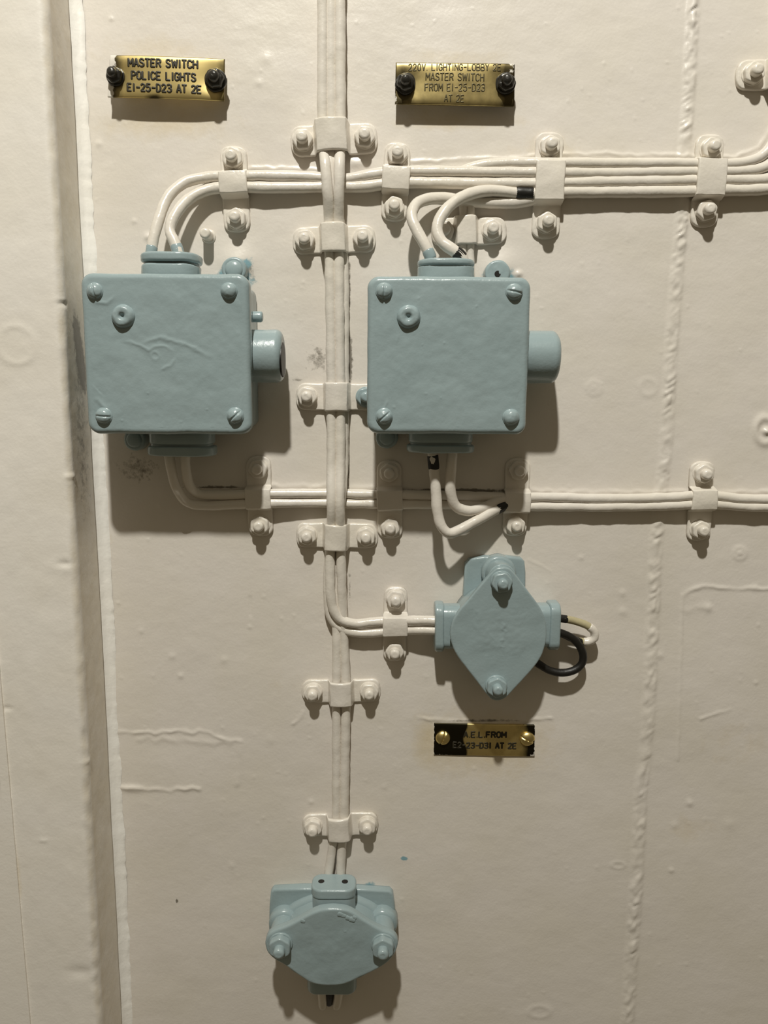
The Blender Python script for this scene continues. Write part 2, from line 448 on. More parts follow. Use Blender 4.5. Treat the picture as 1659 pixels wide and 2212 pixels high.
spot(dirt_shade, 640, 820, 30, 5, .36); spot(dirt_shade, 990, 1060, 110, 5, .85); spot(dirt_shade, 754, 620, 4, 90, .6); spot(dirt_shade, 752, 1000, 4, 90, .6); spot(dirt_shade, 755, 1270, 3, 60, .4); spot(dirt_shade, 1045, 1556, 90, 3, .6)  # upright strips carry on the cable-gap shade in colour
spot(bluep, 530, 568, 22, 14, .55); spot(bluep, 873, 1854, 7, 4, 1.1); spot(bluep, 800, 1915, 12, 10, .7); spot(bluep, 505, 604, 40, 28, .95); spot(bluep, 1078, 602, 36, 22, .95)
spot(dirt_shade, 382, 1947, 2.5, 5, 1.0)

nv, nu = X.shape
V = WP.copy(); V[..., 1] -= H
idx = np.arange(nv * nu).reshape(nv, nu)
quads = np.stack([idx[:-1, :-1], idx[1:, :-1], idx[1:, 1:], idx[:-1, 1:]], -1).reshape(-1, 4)
def grid_mesh(name, V, quads, mat, attrs={}):
    me = bpy.data.meshes.new(name)
    V = V.reshape(-1, 3)
    me.vertices.add(len(V)); me.vertices.foreach_set('co', V.astype(np.float32).ravel())
    me.loops.add(quads.size); me.loops.foreach_set('vertex_index', quads.astype(np.int32).ravel())
    me.polygons.add(len(quads)); me.polygons.foreach_set('loop_start', np.arange(0, quads.size, 4, dtype=np.int32))
    me.update(calc_edges=True)
    me.polygons.foreach_set('use_smooth', np.ones(len(quads), bool))
    for k, a in attrs.items():
        at = me.attributes.new(k, 'FLOAT', 'POINT'); at.data.foreach_set('value', a.astype(np.float32).ravel())
    me.materials.append(mat); me.update()
    ob = bpy.data.objects.new(name, me); COL.objects.link(ob); return ob
wall = grid_mesh('wall_back', V, quads, WALLP, {'stain_tint': stain_tint, 'dirt_shade': dirt_shade, 'bluep': bluep}); wall['kind'] = 'structure'
wall['label'] = 'cream painted steel bulkhead with a vertical weld seam'

# ------------------------------------------------------------------ the stiffener at the left
HP = 0.060
def fit(pts, h):
    q = [P(x, y, h) for x, y in pts]
    return np.polyfit([p.z for p in q], [p.x for p in q], 1)
foot = fit([(165, 100), (178, 500), (200, 950), (230, 1400), (247, 1700), (264, 2150)], 0.0)
edge = fit([(101, 100), (124, 500), (150, 900), (175, 1400), (191, 1750), (209, 2150)], HP)
zs = np.concatenate([np.arange(-0.95, -0.70, 0.02), np.arange(-0.70, 0.44, 0.0016), np.arange(0.44, 0.75, 0.02)])
prof = []                                             # (kind, offset from edge line, h)
for x in (-0.45, -0.38, -0.30, -0.24): prof.append((0, x, HP))
for x in np.arange(-0.20, -0.0086, 0.0025): prof.append((0, x, HP))
RE = 0.0075
for k in range(0, 13):
    a = math.pi / 2 * k / 12
    prof.append((0, -RE + RE * math.sin(a), HP - RE * (1 - math.cos(a))))
for t in np.linspace(0.06, 0.92, 24): prof.append((1, t, 0))
for k in range(0, 9):
    a = math.pi / 2 * k / 8; r = 0.0045
    prof.append((2, r * (1 - math.cos(a)), r * (1 - math.sin(a)) ))
PV = np.zeros((len(zs), len(prof), 3))
ex = np.polyval(edge, zs); fx = np.polyval(foot, zs)
for i, (k, a, h) in enumerate(prof):
    if k == 0: PV[:, i, 0] = ex + a; hh = h
    elif k == 1: PV[:, i, 0] = ex + (fx - ex) * a; hh = (HP - RE) * (1 - a) + 0.0045 * a
    else: PV[:, i, 0] = fx + a - 0.002; hh = h - 0.001
    PV[:, i, 1] = -hh; PV[:, i, 2] = zs
# painted lumps: displace along the profile normal
S_ = np.cumsum(np.r_[0, np.hypot(np.diff(PV[len(zs) // 2, :, 0]), np.diff(PV[len(zs) // 2, :, 1]))])
SS, ZZ = np.meshgrid(S_, zs)
tx = np.gradient(PV[..., 0], axis=1); ty = np.gradient(PV[..., 1], axis=1); tl = np.hypot(tx, ty) + 1e-9
nx, ny = -(-ty / tl), -(tx / tl)
dsp = 0.0012 * vnoise(SS / .08, ZZ / .08, 11) + 0.0004 * vnoise(SS / .012, ZZ / .018, 12) + 0.00014 * vnoise(SS / .004, ZZ / .006, 13)
near = np.exp(-((np.arange(len(prof))[None, :] - [i for i, p in enumerate(prof) if p[0] == 0][-6]) / 5.0) ** 2)
dsp += near * (0.0008 * vnoise(SS / .010, ZZ / .012, 14) + 0.0009 * vnoise(SS / .006 + ZZ / .02, ZZ / .009, 15) * (0.4 + np.clip(-ZZ * 2, 0, 1)))
def pz(px, py, h): return P(px, py, h)
for (px, py, r, a) in ((134, 654, .0035, -.0022), (126, 648, .005, .0006), (140, 1218, .006, -.0022), (130, 1222, .012, .001), (15, 1530, .004, -.0016), (150, 1030, .004, .0018), (95, 1815, .003, .0012), (175, 2100, .012, -.0018),
                       (190, 1650, .005, .0015)):
    q = P(px, py, HP); d2 = ((PV[..., 0] - q.x) / r) ** 2 + ((ZZ - q.z) / (r * .5)) ** 2
    dsp += a * .6 * np.exp(-d2) * np.array([p[0] == 0 for p in prof])[None, :]
# ring ghost on the face
q = P(35, 745, HP); rr = np.hypot(PV[..., 0] - q.x, ZZ - q.z); dsp += 0.0004 * np.exp(-((rr - .015) / .0025) ** 2)
PV[..., 0] += nx * dsp; PV[..., 1] += ny * dsp
st = np.zeros(SS.shape); dr = np.zeros(SS.shape)
kinds = np.array([p[0] for p in prof])[None, :]
hcoord = -PV[..., 1]
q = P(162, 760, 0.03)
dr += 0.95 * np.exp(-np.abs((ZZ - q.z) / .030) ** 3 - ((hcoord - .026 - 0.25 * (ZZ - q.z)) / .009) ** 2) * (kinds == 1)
dr += 0.34 * np.exp(-((ZZ - q.z + .08) / .09) ** 2 - ((hcoord - .030) / .02) ** 2) * (kinds == 1)  # fainter, wider darkening below the patch
pass
st += 0.5 * (kinds == 1) + 0.45 * near  # side face evenly tinted darker; beige stain along the rim
q = P(30, 1900, HP); st += 1.2 * np.exp(-((PV[..., 0] - q.x) / .006) ** 2 - ((ZZ - q.z) / .03) ** 2)
n0, n1 = SS.shape; idx = np.arange(n0 * n1).reshape(n0, n1)
quads = np.stack([idx[:-1, :-1], idx[:-1, 1:], idx[1:, 1:], idx[1:, :-1]], -1).reshape(-1, 4)
pil = grid_mesh('wall_left', PV, quads, PILP, {'stain_tint': st, 'dirt_shade': dr, 'bluep': st * 0}); pil['kind'] = 'structure'
pil['label'] = 'cream painted steel stiffener standing proud of the bulkhead'

mt_ = paint('bright_halo_strip', (0.95, 0.93, 0.885), 0.30, (0.93, 0.90, 0.84), 0.25)  # added bright strip: bounce light and halo put into a white colour
bz = np.arange(-0.72, 0.46, 0.002); halo_cols = []
for k in range(15):
    t = k / 14
    col_ = np.zeros((len(bz), 3)); wv = 0.0092 + 0.0016 * vnoise(bz / .02, bz * 0 + 1, 50) + 0.0012 * vnoise(bz / .005, bz * 0 + 2, 51)
    col_[:, 0] = np.polyval(foot, bz) - 0.0015 + (wv + .0015) * t; col_[:, 1] = -(0.0055 * (1 - t) ** 2.4 + 0.0016 * (1 - t ** 6)) - 0.0003 * vnoise(bz / .008, bz * 0 + t * 5, 52) + .0002; col_[:, 2] = bz
    halo_cols.append(col_)
BV = np.stack(halo_cols, 1); ib = np.arange(len(bz) * 15).reshape(len(bz), 15)
tb = grid_mesh('added_halo_strip', BV, np.stack([ib[:-1, :-1], ib[:-1, 1:], ib[1:, 1:], ib[1:, :-1]], -1).reshape(-1, 4), mt_); tb['kind'] = 'structure'; tb['label'] = 'added strip with painted bright halo along the foot of the stiffener'

# thin plate lying on the stiffener's face, lower left
a = P(-4, 1400, HP + .001); b = P(66, 2212, HP + .001)
dz = (b.x - a.x) / (b.z - a.z)
zt, zb = a.z + 0.25, b.z - 0.2
mb = MB(); pts = []
nn = 60
right = [(a.x + dz * (z - a.z) + 0.0004 * mnoise.noise(Vector((z * 80, 0, 0))), z) for z in np.linspace(zb, zt, nn)]
pts = right + [(a.x - 0.25, zt), (a.x - 0.25, zb)]
prism(mb, pts, HP - .002, HP + .0022, f_wall, fil=0.0005)
tr = mb.build('trim_1', PILP, None, origin=(a.x, -HP, b.z), wob=0.0); tr['kind'] = 'structure'
tr['label'] = 'cream plate edge lapped on the stiffener'

# ------------------------------------------------------------------ cables
def cable(name, pts, label, cat='cable', group=None, mat=None, wob=0.00035, rough=0.06):
    """pts: (px, py, h mm, radius mm)"""
    Q = []
    for p in pts:
        w = P(p[0], p[1], p[2] / 1000); Q.append((w.x, w.y, w.z, p[3] / 1000))
    path = catmull(Q)
    sd = random.random() * 50
    for i, p in enumerate(path):
        p[3] *= 1 + rough * mnoise.noise(Vector((i * .11, sd, 0))) + rough * .7 * mnoise.noise(Vector((i * .37, sd, 3)))
    mb = MB(); tube(mb, path, 18)
    o = mb.build(name, mat or CREAM, None, wob=wob, wscale=110)
    tag(o, label, cat, group)
    o['group'] = group if group else o.get('group', '')
    if not group: del o['group']
    return o, path

def sleeve(parent, path, i0, i1, name, mat, grow, label=None, wob=0.0002):
    n = len(path); i0 = int(i0 * (n - 1)); i1 = int(i1 * (n - 1))
    seg = [p.copy() for p in path[i0:i1 + 1]]
    for p in seg: p[3] = p[3] * grow
    mb = MB(); tube(mb, seg, 18)
    o = mb.build(name, mat, parent, wob=wob, wscale=160)
    if label: o['label'] = label
    return o

def at_x(p, px, py, h):
    w = P(px, py, h); d = [np.linalg.norm(q[:3] - np.array(w)) for q in p]; return d.index(min(d)) / (len(p) - 1)

def R(pts, r): return [(*p, r) if len(p) == 3 else p for p in pts]
G1 = 'cables of the vertical run'; G2 = 'cables of the upper horizontal run'; G3 = 'cables of the lower horizontal run'

cable('cable', R([(697, -640, 11), (697, 120, 11), (697, 250, 11), (699, 322, 12), (703, 360, 19), (708, 420, 19), (711, 478, 12), (713, 620, 11), (716, 850, 11), (716, 1000, 13), (716, 1085, 19), (715, 1150, 12),
                 (713, 1220, 11), (714, 1280, 11), (720, 1315, 10), (735, 1337, 9), (765, 1347, 9), (800, 1344, 8), (855, 1341, 9), (900, 1340, 13), (960, 1341, 17)], 4.5),
      'cream cable from the vertical run bending right as upper lead of the diamond junction box', group=G1)
cable('cable', R([(709, -640, 6), (709, 250, 6), (714, 360, 13), (718, 420, 12), (720, 500, 5), (722, 620, 5), (722, 850, 5), (720, 1000, 6), (718, 1085, 13), (716, 1150, 6), (709, 1235, 5), (709, 1290, 5),
                 (714, 1330, 5), (732, 1354, 6), (765, 1366, 7), (800, 1367, 7), (855, 1362, 8), (900, 1361, 12), (960, 1361, 16)], 4.4),
      'cream cable from the vertical run bending right as lower lead of the diamond junction box', group=G1)
cable('cable', R([(735, -640, 11), (735, 120, 11), (735, 250, 11), (734, 322, 12), (733, 360, 19), (732, 420, 19), (731, 478, 12), (732, 620, 11), (735, 850, 11), (735, 1000, 13), (734, 1085, 19), (735, 1150, 12),
                 (737, 1230, 10), (740, 1320, 7), (744, 1400, 6), (747, 1498, 7), (745, 1650, 6), (742, 1790, 7), (738, 1830, 6), (735, 1906, 4.6)], 4.5),
      'cream cable of the vertical run ending at the right of the lowest junction box', group=G1)
cable('cable', R([(716, -640, 10), (716, 250, 10), (718, 300, 10), (719, 360, 12), (722, 420, 12.5), (737, 500, 5), (743, 620, 5), (743, 850, 5), (742, 1000, 6), (736, 1085, 13), (731, 1150, 6), (728, 1230, 5), (727, 1320, 5),
                 (728, 1400, 6), (727, 1498, 7), (727, 1650, 6), (725, 1790, 7), (718, 1830, 6), (707, 1906, 4.6)], 4.4),
      'cream cable of the vertical run ending at the left of the lowest junction box', group=G1)

# upper horizontal run
o, p = cable('cable', R([(322, 590, 30), (326, 548, 32), (331, 520, 31), (344, 472, 26), (364, 425, 19), (398, 395, 12), (440, 384, 8), (500, 381, 7), (560, 380, 7), (640, 381, 6), (690, 383, 5), (718, 386, 4.6), (745, 387, 5), (790, 379, 6), (850, 371, 7), (930, 370, 7), (1000, 371, 7),
                 (1100, 372, 7), (1190, 373, 8), (1300, 374, 7), (1450, 372, 7), (1545, 371, 8), (1600, 370, 7), (1655, 359, 7), (1692, 320, 7), (1704, 230, 7), (1705, -640, 7)], 4.5),
             'cream cable leaving the top of the left switch box in the wider, outer bend', group=G2)
sleeve(o, p, at_x(p, 325, 556, .032), at_x(p, 328, 537, .0315), 'painted_end', BLUE, 1.05, 'blue overpainted cable end')
o, p = cable('cable', R([(392, 590, 30), (386, 548, 32), (378, 525, 31), (367, 497, 28), (380, 462, 23), (408, 430, 15), (445, 411, 9), (500, 404, 7), (560, 405, 7), (640, 405, 6), (690, 404, 5), (718, 404, 4.6), (750, 404, 5), (795, 402, 6), (850, 395, 7), (930, 395, 7), (1000, 396, 7),
                 (1100, 397, 7), (1190, 396, 8), (1300, 393, 7), (1450, 391, 7), (1545, 389, 8), (1600, 389, 7), (1665, 384, 7), (1705, 350, 7), (1724, 260, 7), (1726, -640, 7)], 4.7),
             'cream cable leaving the top of the left switch box in the tighter, inner bend', group=G2)
sleeve(o, p, at_x(p, 387, 556, .032), at_x(p, 383, 536, .0315), 'painted_end', BLUE, 1.05, 'blue overpainted cable end')
cable('cable', R([(985, 378, 3), (1010, 366, 4), (1045, 356, 6), (1100, 352, 6), (1190, 352, 8), (1300, 353, 7), (1450, 353, 7), (1545, 354, 8), (1600, 352, 7), (1645, 337, 7), (1673, 300, 7), (1684, 220, 7), (1685, -640, 7)], 4.3),
      'topmost cream cable in the upper run right of the brass lobby plate', group=G2)
o, p = cable('cable', R([(1004, 600, 27), (997, 556, 32), (978, 540, 33), (953, 520, 31), (944, 492, 28), (958, 460, 25), (985, 434, 20), (1020, 418, 14), (1060, 412, 10), (1110, 416, 8), (1150, 418, 8), (1190, 416, 8), (1300, 415, 7), (1450, 414, 7), (1545, 411, 8), (1600, 411, 7), (1659, 408, 7), (1740, 404, 7), (2300, 404, 7)], 4.8),
             'cream cable bound with black tape, looping from the top of the right switch box', group=G2)
sleeve(o, p, at_x(p, 1117, 416, .008), at_x(p, 1150, 418, .008), 'tape', BLACK, 1.06, 'black tape wrap')
sleeve(o, p, at_x(p, 998, 552, .032), at_x(p, 984, 545, .033), 'bare_patch', BLACK, 1.03, 'black sheath where the paint has flaked')
o, p = cable('cable', R([(935, 600, 27), (930, 556, 31), (918, 530, 31), (899, 495, 28), (889, 465, 24), (900, 441, 18), (925, 430, 13), (960, 428, 9), (1000, 433, 7), (1060, 438, 5), (1120, 437, 5), (1165, 428, 5), (1215, 420, 5)], 4.8),
             'cream cable hooking left from the right switch box and passing behind the taped cable', group=G2)
sleeve(o, p, at_x(p, 930, 556, .031), at_x(p, 924, 542, .031), 'painted_end', BLUE, 1.06, 'blue overpainted cable end')
cable('cable', R([(1001, 432, 5), (1000, 500, 6), (1000, 560, 5), (1001, 640, 5)], 3.6), 'left of two short cream cables dropping behind the right switch box', group='cables behind the right switch box')
cable('cable', R([(1017, 432, 5), (1016, 500, 6), (1016, 560, 5), (1017, 640, 5)], 3.6), 'right of two short cream cables dropping behind the right switch box', group='cables behind the right switch box')

# lower horizontal run
o, p = cable('cable', R([(363, 940, 30), (366, 985, 30), (371, 1020, 29), (383, 1058, 24), (404, 1085, 15), (440, 1092, 9), (500, 1090, 7), (550, 1088, 8), (640, 1086, 6), (690, 1086, 5), (720, 1086, 4.6), (760, 1088, 5), (800, 1088, 6), (840, 1089, 8), (950, 1090, 6), (1050, 1092, 6), (1115, 1094, 8), (1180, 1094, 7),
                 (1300, 1095, 7), (1450, 1092, 7), (1525, 1088, 8), (1600, 1094, 7), (1740, 1096, 7), (2300, 1096, 7)], 4.4),
             'cream cable below the left switch box that runs right as lower of the pair', group=G3)
o, p = cable('cable', R([(399, 940, 30), (400, 985, 30), (402, 1020, 27), (410, 1050, 19), (428, 1066, 10), (470, 1069, 7), (550, 1067, 8), (640, 1066, 6), (690, 1066, 5), (720, 1066, 4.6), (760, 1067, 5), (800, 1068, 6), (840, 1069, 8), (950, 1070, 6), (1050, 1073, 6), (1115, 1075, 8), (1180, 1074, 7),
                 (1300, 1077, 7), (1450, 1074, 7), (1525, 1069, 8), (1600, 1077, 7), (1740, 1078, 7), (2300, 1078, 7)], 4.4),
             'cream cable below the left switch box that runs right as upper of the pair', group=G3)
o, p = cable('cable', R([(932, 940, 30), (935, 985, 31), (939, 1030, 31), (942, 1070, 31), (946, 1112, 31), (954, 1138, 31), (970, 1152, 30), (990, 1146, 27), (1030, 1124, 21), (1068, 1103, 14), (1092, 1090, 9), (1125, 1083, 6)], 4.7),
             'cream cable bent in a sharp low elbow under the right switch box', group='leads under the right switch box')
sleeve(o, p, at_x(p, 935, 985, .031), at_x(p, 938, 1014, .031), 'bare_patch', BLACK, 1.03, 'black sheath bared at the top')
sleeve(o, p, at_x(p, 1074, 1100, .013), at_x(p, 1092, 1090, .009), 'bare_end', BLACK, 1.04, 'black sheath bared at the clamp')
o, p = cable('cable', R([(978, 940, 30), (976, 985, 31), (973, 1030, 30), (974, 1068, 28), (985, 1094, 25), (1012, 1104, 22), (1045, 1096, 15), (1085, 1080, 9), (1125, 1074, 6)], 4.7),
             'cream cable curving in the inner, higher bend under the right switch box', group='leads under the right switch box')

# loose wire ends at the diamond junction box
o, p = cable('cable', R([(1190, 1334, 17), (1212, 1336, 16), (1240, 1341, 14), (1268, 1351, 13), (1283, 1364, 12), (1284, 1378, 12), (1270, 1386, 11), (1248, 1384, 11), (1222, 1372, 13), (1195, 1362, 15)], 3.4),
             'buff cable loop hooked at the right of the diamond junction box', mat=BUFF, group='loose loops at the diamond junction box')
sleeve(o, p, at_x(p, 1272, 1354, .013), at_x(p, 1262, 1387, .011), 'painted_tip', CREAM, 1.15, 'cream overpainted bend')
sleeve(o, p, at_x(p, 1258, 1386, .011), 0.97, 'bare_patch', BLACK, 1.05, 'black sheath at the return')
sleeve(o, p, 0.06, at_x(p, 1222, 1338, .016), 'bare_end', BLACK, 1.05, 'black sheath at the entry')
o, p = cable('cable', R([(1190, 1362, 18), (1212, 1367, 17), (1236, 1378, 15), (1252, 1396, 14), (1260, 1418, 13), (1255, 1437, 13), (1236, 1450, 13), (1210, 1453, 13), (1185, 1447, 13), (1160, 1432, 14), (1138, 1412, 15)], 3.5),
             'black cable loop curling back under the diamond junction box', mat=BLACK, group='loose loops at the diamond junction box')

# cream stubs and an added black cavity filler under the lowest box
G4 = 'stubs under the lowest junction box'
cable('tube_stub', R([(694, 2090, 20), (693, 2125, 16), (696, 2150, 12), (697, 2172, 7)], 4.6), 'left cream cable stub below the lowest blue junction box', group=G4)
cable('tube_stub', R([(728, 2090, 20), (731, 2125, 16), (731, 2150, 12), (727, 2172, 7)], 4.6), 'right cream cable stub below the lowest blue junction box', group=G4)
cable('tube_stub', R([(711, 2090, 18), (712, 2125, 14), (712, 2150, 10), (711, 2164, 6)], 4.2), 'added black filler standing in for the dark cavity between two cream stubs below the lowest junction box', mat=BLACK, group=G4)  # black tube added to fill the dark cavity between the stubs

# ------------------------------------------------------------------ bolts and clamps
def hexagon(r, rot=0.0, rc=0.24, n=5):
    base = [(r * math.cos(math.radians(60 * k) + rot), r * math.sin(math.radians(60 * k) + rot)) for k in range(6)]
    out = []
    for i in range(6):
        p0 = Vector(base[i - 1]); p1 = Vector(base[i]); p2 = Vector(base[(i + 1) % 6])
        a = p1.lerp(p0, rc); b = p1.lerp(p2, rc)
        for k in range(n + 1):
            t = k / n; q = a.lerp(p1, t).lerp(p1.lerp(b, t), t); out.append((q.x, q.y))
        for k in range(1, 4): q = b.lerp(p2.lerp(p1, rc), k / 4); out.append((q.x, q.y))
    return out

def bolt(parent, px, py, h0, tip, mat, nut_r=0.0092, nut_h=0.0066, stud_r=0.0048, rot=None, washer=True, label=None, nutlabel=None, name='bolt'):
    """stud whose tip is seen at (px, py), standing from h0 to tip, with a hexagon nut"""
    q = P(px, py, tip); x, z = q.x, q.z
    rot = random.uniform(0, 1.05) if rot is None else rot
    mb = MB(); prism(mb, circle(x, z, stud_r, 24), h0, tip, f_wall, fil=stud_r * .55, segs=6)
    s = mb.build(name, mat, parent, origin=(x, -h0, z), wob=0.0003, wscale=150)
    mb = MB()
    prism(mb, [(x + a, z + b) for a, b in hexagon(nut_r, rot)], h0, h0 + nut_h, f_wall, fil=0.0014)
    if washer: prism(mb, circle(x, z, nut_r * 1.0, 36), h0 - .001, h0 + 0.0016, f_wall, fil=0.0008)
    nt = mb.build('nut', mat, s, origin=(x, -h0, z), wob=0.0003, wscale=70)
    return s

def clamp(s1, s2, mid, sw, label, width=23, hs=14.5, over=(11, 11), tip=16.5, rnd=.08, rots=(None, None), group='saddle clamps holding the cables', mats=(None, None)):
    """two stud tips (pixels), saddle centre (pixels), saddle half width (mm)"""
    a = P(*s1, tip / 1000); b = P(*s2, tip / 1000); a.y = b.y = 0
    mq = P(*mid, 0.011)
    u = (b - a); L = u.length; u.normalize(); w = Vector((u.z, 0, -u.x))
    if w.z < 0: w = -w
    sm = (mq - a).dot(u)
    e = empty('cable_clamp', a + u * sm, label, 'cable clamp', group)
    W2 = width / 2000; hs /= 1000; sw /= 1000
    s0 = -over[0] / 1000; s3 = L + over[1] / 1000
    tf = 0.0032
    def Hh(s):
        d = abs(s - sm); r0 = sw + .0022; r1 = sw - .0012
        t = min(1, max(0, (r0 - d) / (r0 - r1))); t = t * t * (3 - 2 * t)
        cr = 1 - rnd * min(1, (d / sw) ** 2)
        return tf + (hs * cr - tf) * t
    st = sorted(set([s0 + (s3 - s0) * k / 40 for k in range(41)] + [s0 + .012 * (1 - math.cos(math.pi / 2 * k / 10)) for k in range(11)] + [s3 - .012 * (1 - math.cos(math.pi / 2 * k / 10)) for k in range(11)]
                    + [sm + sg * (sw - .0015 + .0004 * k) for k in range(12) for sg in (-1, 1)]))
    V = []; F = []; nc = 0
    re = W2 * .85
    rot = random.uniform(-.08, .08)
    for s in st:
        d = min(s - s0, s3 - s)
        k = 1.0 if d >= re else math.sqrt(max(0, 1 - ((re - d) / re) ** 2.6)) ** .9
        wv = max(W2 * k, .0006); top = Hh(s)
        onS = abs(s - sm) < sw + .001
        if onS: wv *= 1.04
        edge = max(0.0, min(1.0, d / .002)); top = top * (0.45 + .55 * math.sqrt(edge))
        bot = max(0.0, top - .0034) - .0005
        rr = min(.0016, wv * .5, (top - bot) * .6)
        sec = [(-wv, bot)]
        for j in range(6):
            t = math.pi / 2 * j / 5; sec.append((-wv + rr * (1 - math.cos(t)), top - rr + rr * math.sin(t)))
        for j in range(1, 7): sec.append((-wv + rr + (2 * wv - 2 * rr) * j / 7, top))
        for j in range(6):
            t = math.pi / 2 * (1 - j / 5); sec.append((wv - rr * (1 - math.cos(t)), top - rr + rr * math.sin(t)))
        sec.append((wv, bot)); nc = len(sec)
        for (cc, hh) in sec:
            q = a + u * s + w * cc; V.append((q.x, -hh, q.z))
    for i in range(len(st) - 1):
        for j in range(nc):
            k = (j + 1) % nc
            F.append((i * nc + j, i * nc + k, (i + 1) * nc + k, (i + 1) * nc + j))
    F.append(tuple(range(nc))[::-1]); F.append(tuple((len(st) - 1) * nc + j for j in range(nc)))
    mb = MB().add(V, F)
    mb.build('strap', CREAM, e, wob=0.0006, wscale=75)
    bolt(e, *s1, .0026, tip / 1000, mats[0] or CREAM, rot=rots[0]); bolt(e, *s2, .0026, tip / 1000, mats[1] or CREAM, rot=rots[1])
    return e

# on the vertical run, top to bottom
clamp((651, 293), (787, 287), (716, 292), 13.5, 'cream clamp on the vertical run, topmost one, below and between two brass plates', width=25, hs=21, rnd=.2)
clamp((656, 513), (783, 509), (720, 510), 10.5, 'cream clamp on the vertical run just below its crossing with the upper cables', width=23, hs=19.5, rnd=.2)
clamp((661, 857), (790, 858), (727, 856), 10.5, 'cream clamp with one blue bolt, on the vertical run beside the right switch box', width=24, hs=19.5, rnd=.2, mats=(CREAM, BLUE))
clamp((661, 1162), (790, 1164), (725, 1160), 10.5, 'cream clamp on the vertical run just below the lower horizontal cables', width=23, hs=19.5, rnd=.2)
clamp((674, 1506), (797, 1504), (736, 1501), 10.5, 'cream clamp on the vertical run left of the lowest brass plate', width=22.5, hs=15.5, rnd=.2)
clamp((674, 1801), (793, 1797), (732, 1793), 10.5, 'cream clamp just above the lowest blue junction box, bottommost of all', width=23, hs=15.5, rnd=.2)
# on the upper horizontal run, left to right
clamp((497, 333), (505, 466), (501, 393), 9.5, 'cream upright clamp above the left switch box, leftmost on the upper cable run', width=23, hs=13.5)
clamp((859, 325), (852, 441), (856, 384), 10.0, 'cream upright clamp on the upper cable run just right of the vertical cables', width=22.5, hs=13.5)
clamp((1194, 307), (1187, 475), (1192, 390), 16.5, 'cream upright clamp on the upper run at the end of the black tape', width=24, hs=14.5, over=(13, 13))
clamp((1548, 312), (1537, 449), (1547, 383), 15.5, 'cream upright clamp on the upper run, right of the weld seam', width=24, hs=14.5, over=(13, 13))
clamp((962, 494), (1067, 491), (1008, 500), 8.8, 'cream clamp half hidden behind the looping leads of the right switch box', width=23, hs=12.5, over=(11, 13))
# on the lower horizontal run, left to right
clamp((553, 1015), (557, 1139), (553, 1078), 9.6, 'cream upright clamp half shaded by the left switch box, on the lower run', width=22.5, hs=13.5)
clamp((841, 1024), (843, 1144), (842, 1080), 9.6, 'cream upright clamp on the lower run, next right of the vertical cables', width=22.5, hs=13.5)
clamp((1124, 1018), (1118, 1139), (1117, 1085), 9.6, 'cream upright clamp on the lower run where two bent leads end', width=22.5, hs=13.5)
clamp((1531, 1026), (1524, 1149), (1529, 1080), 9.6, 'cream upright clamp on the lower run right of the weld seam', width=22, hs=13.5)
# branch to the diamond box
clamp((855, 1301), (853, 1415), (854, 1353), 9.4, 'cream upright clamp on the two cables entering the diamond junction box', width=22, hs=15.8)
# clipped by the right side
clamp((1641, 147), (1762, 146), (1704, 149), 14.0, 'cream clamp at the upper right corner, cut by the frame', width=24, hs=13, over=(13, 11))

# bare stud on the wall
q = P(442, 503, .016)
mb = MB(); prism(mb, circle(q.x, q.z, .0046, 24), 0, .0165, f_wall, fil=.0022)
prism(mb, circle(q.x, q.z, .0062, 24), -.001, .0022, f_wall, fil=.0018)
tag(mb.build('wall_stud', CREAM, None, origin=(q.x, 0, q.z), wob=.0003), 'small cream peg standing bare on the wall right of the left box leads', 'stud')

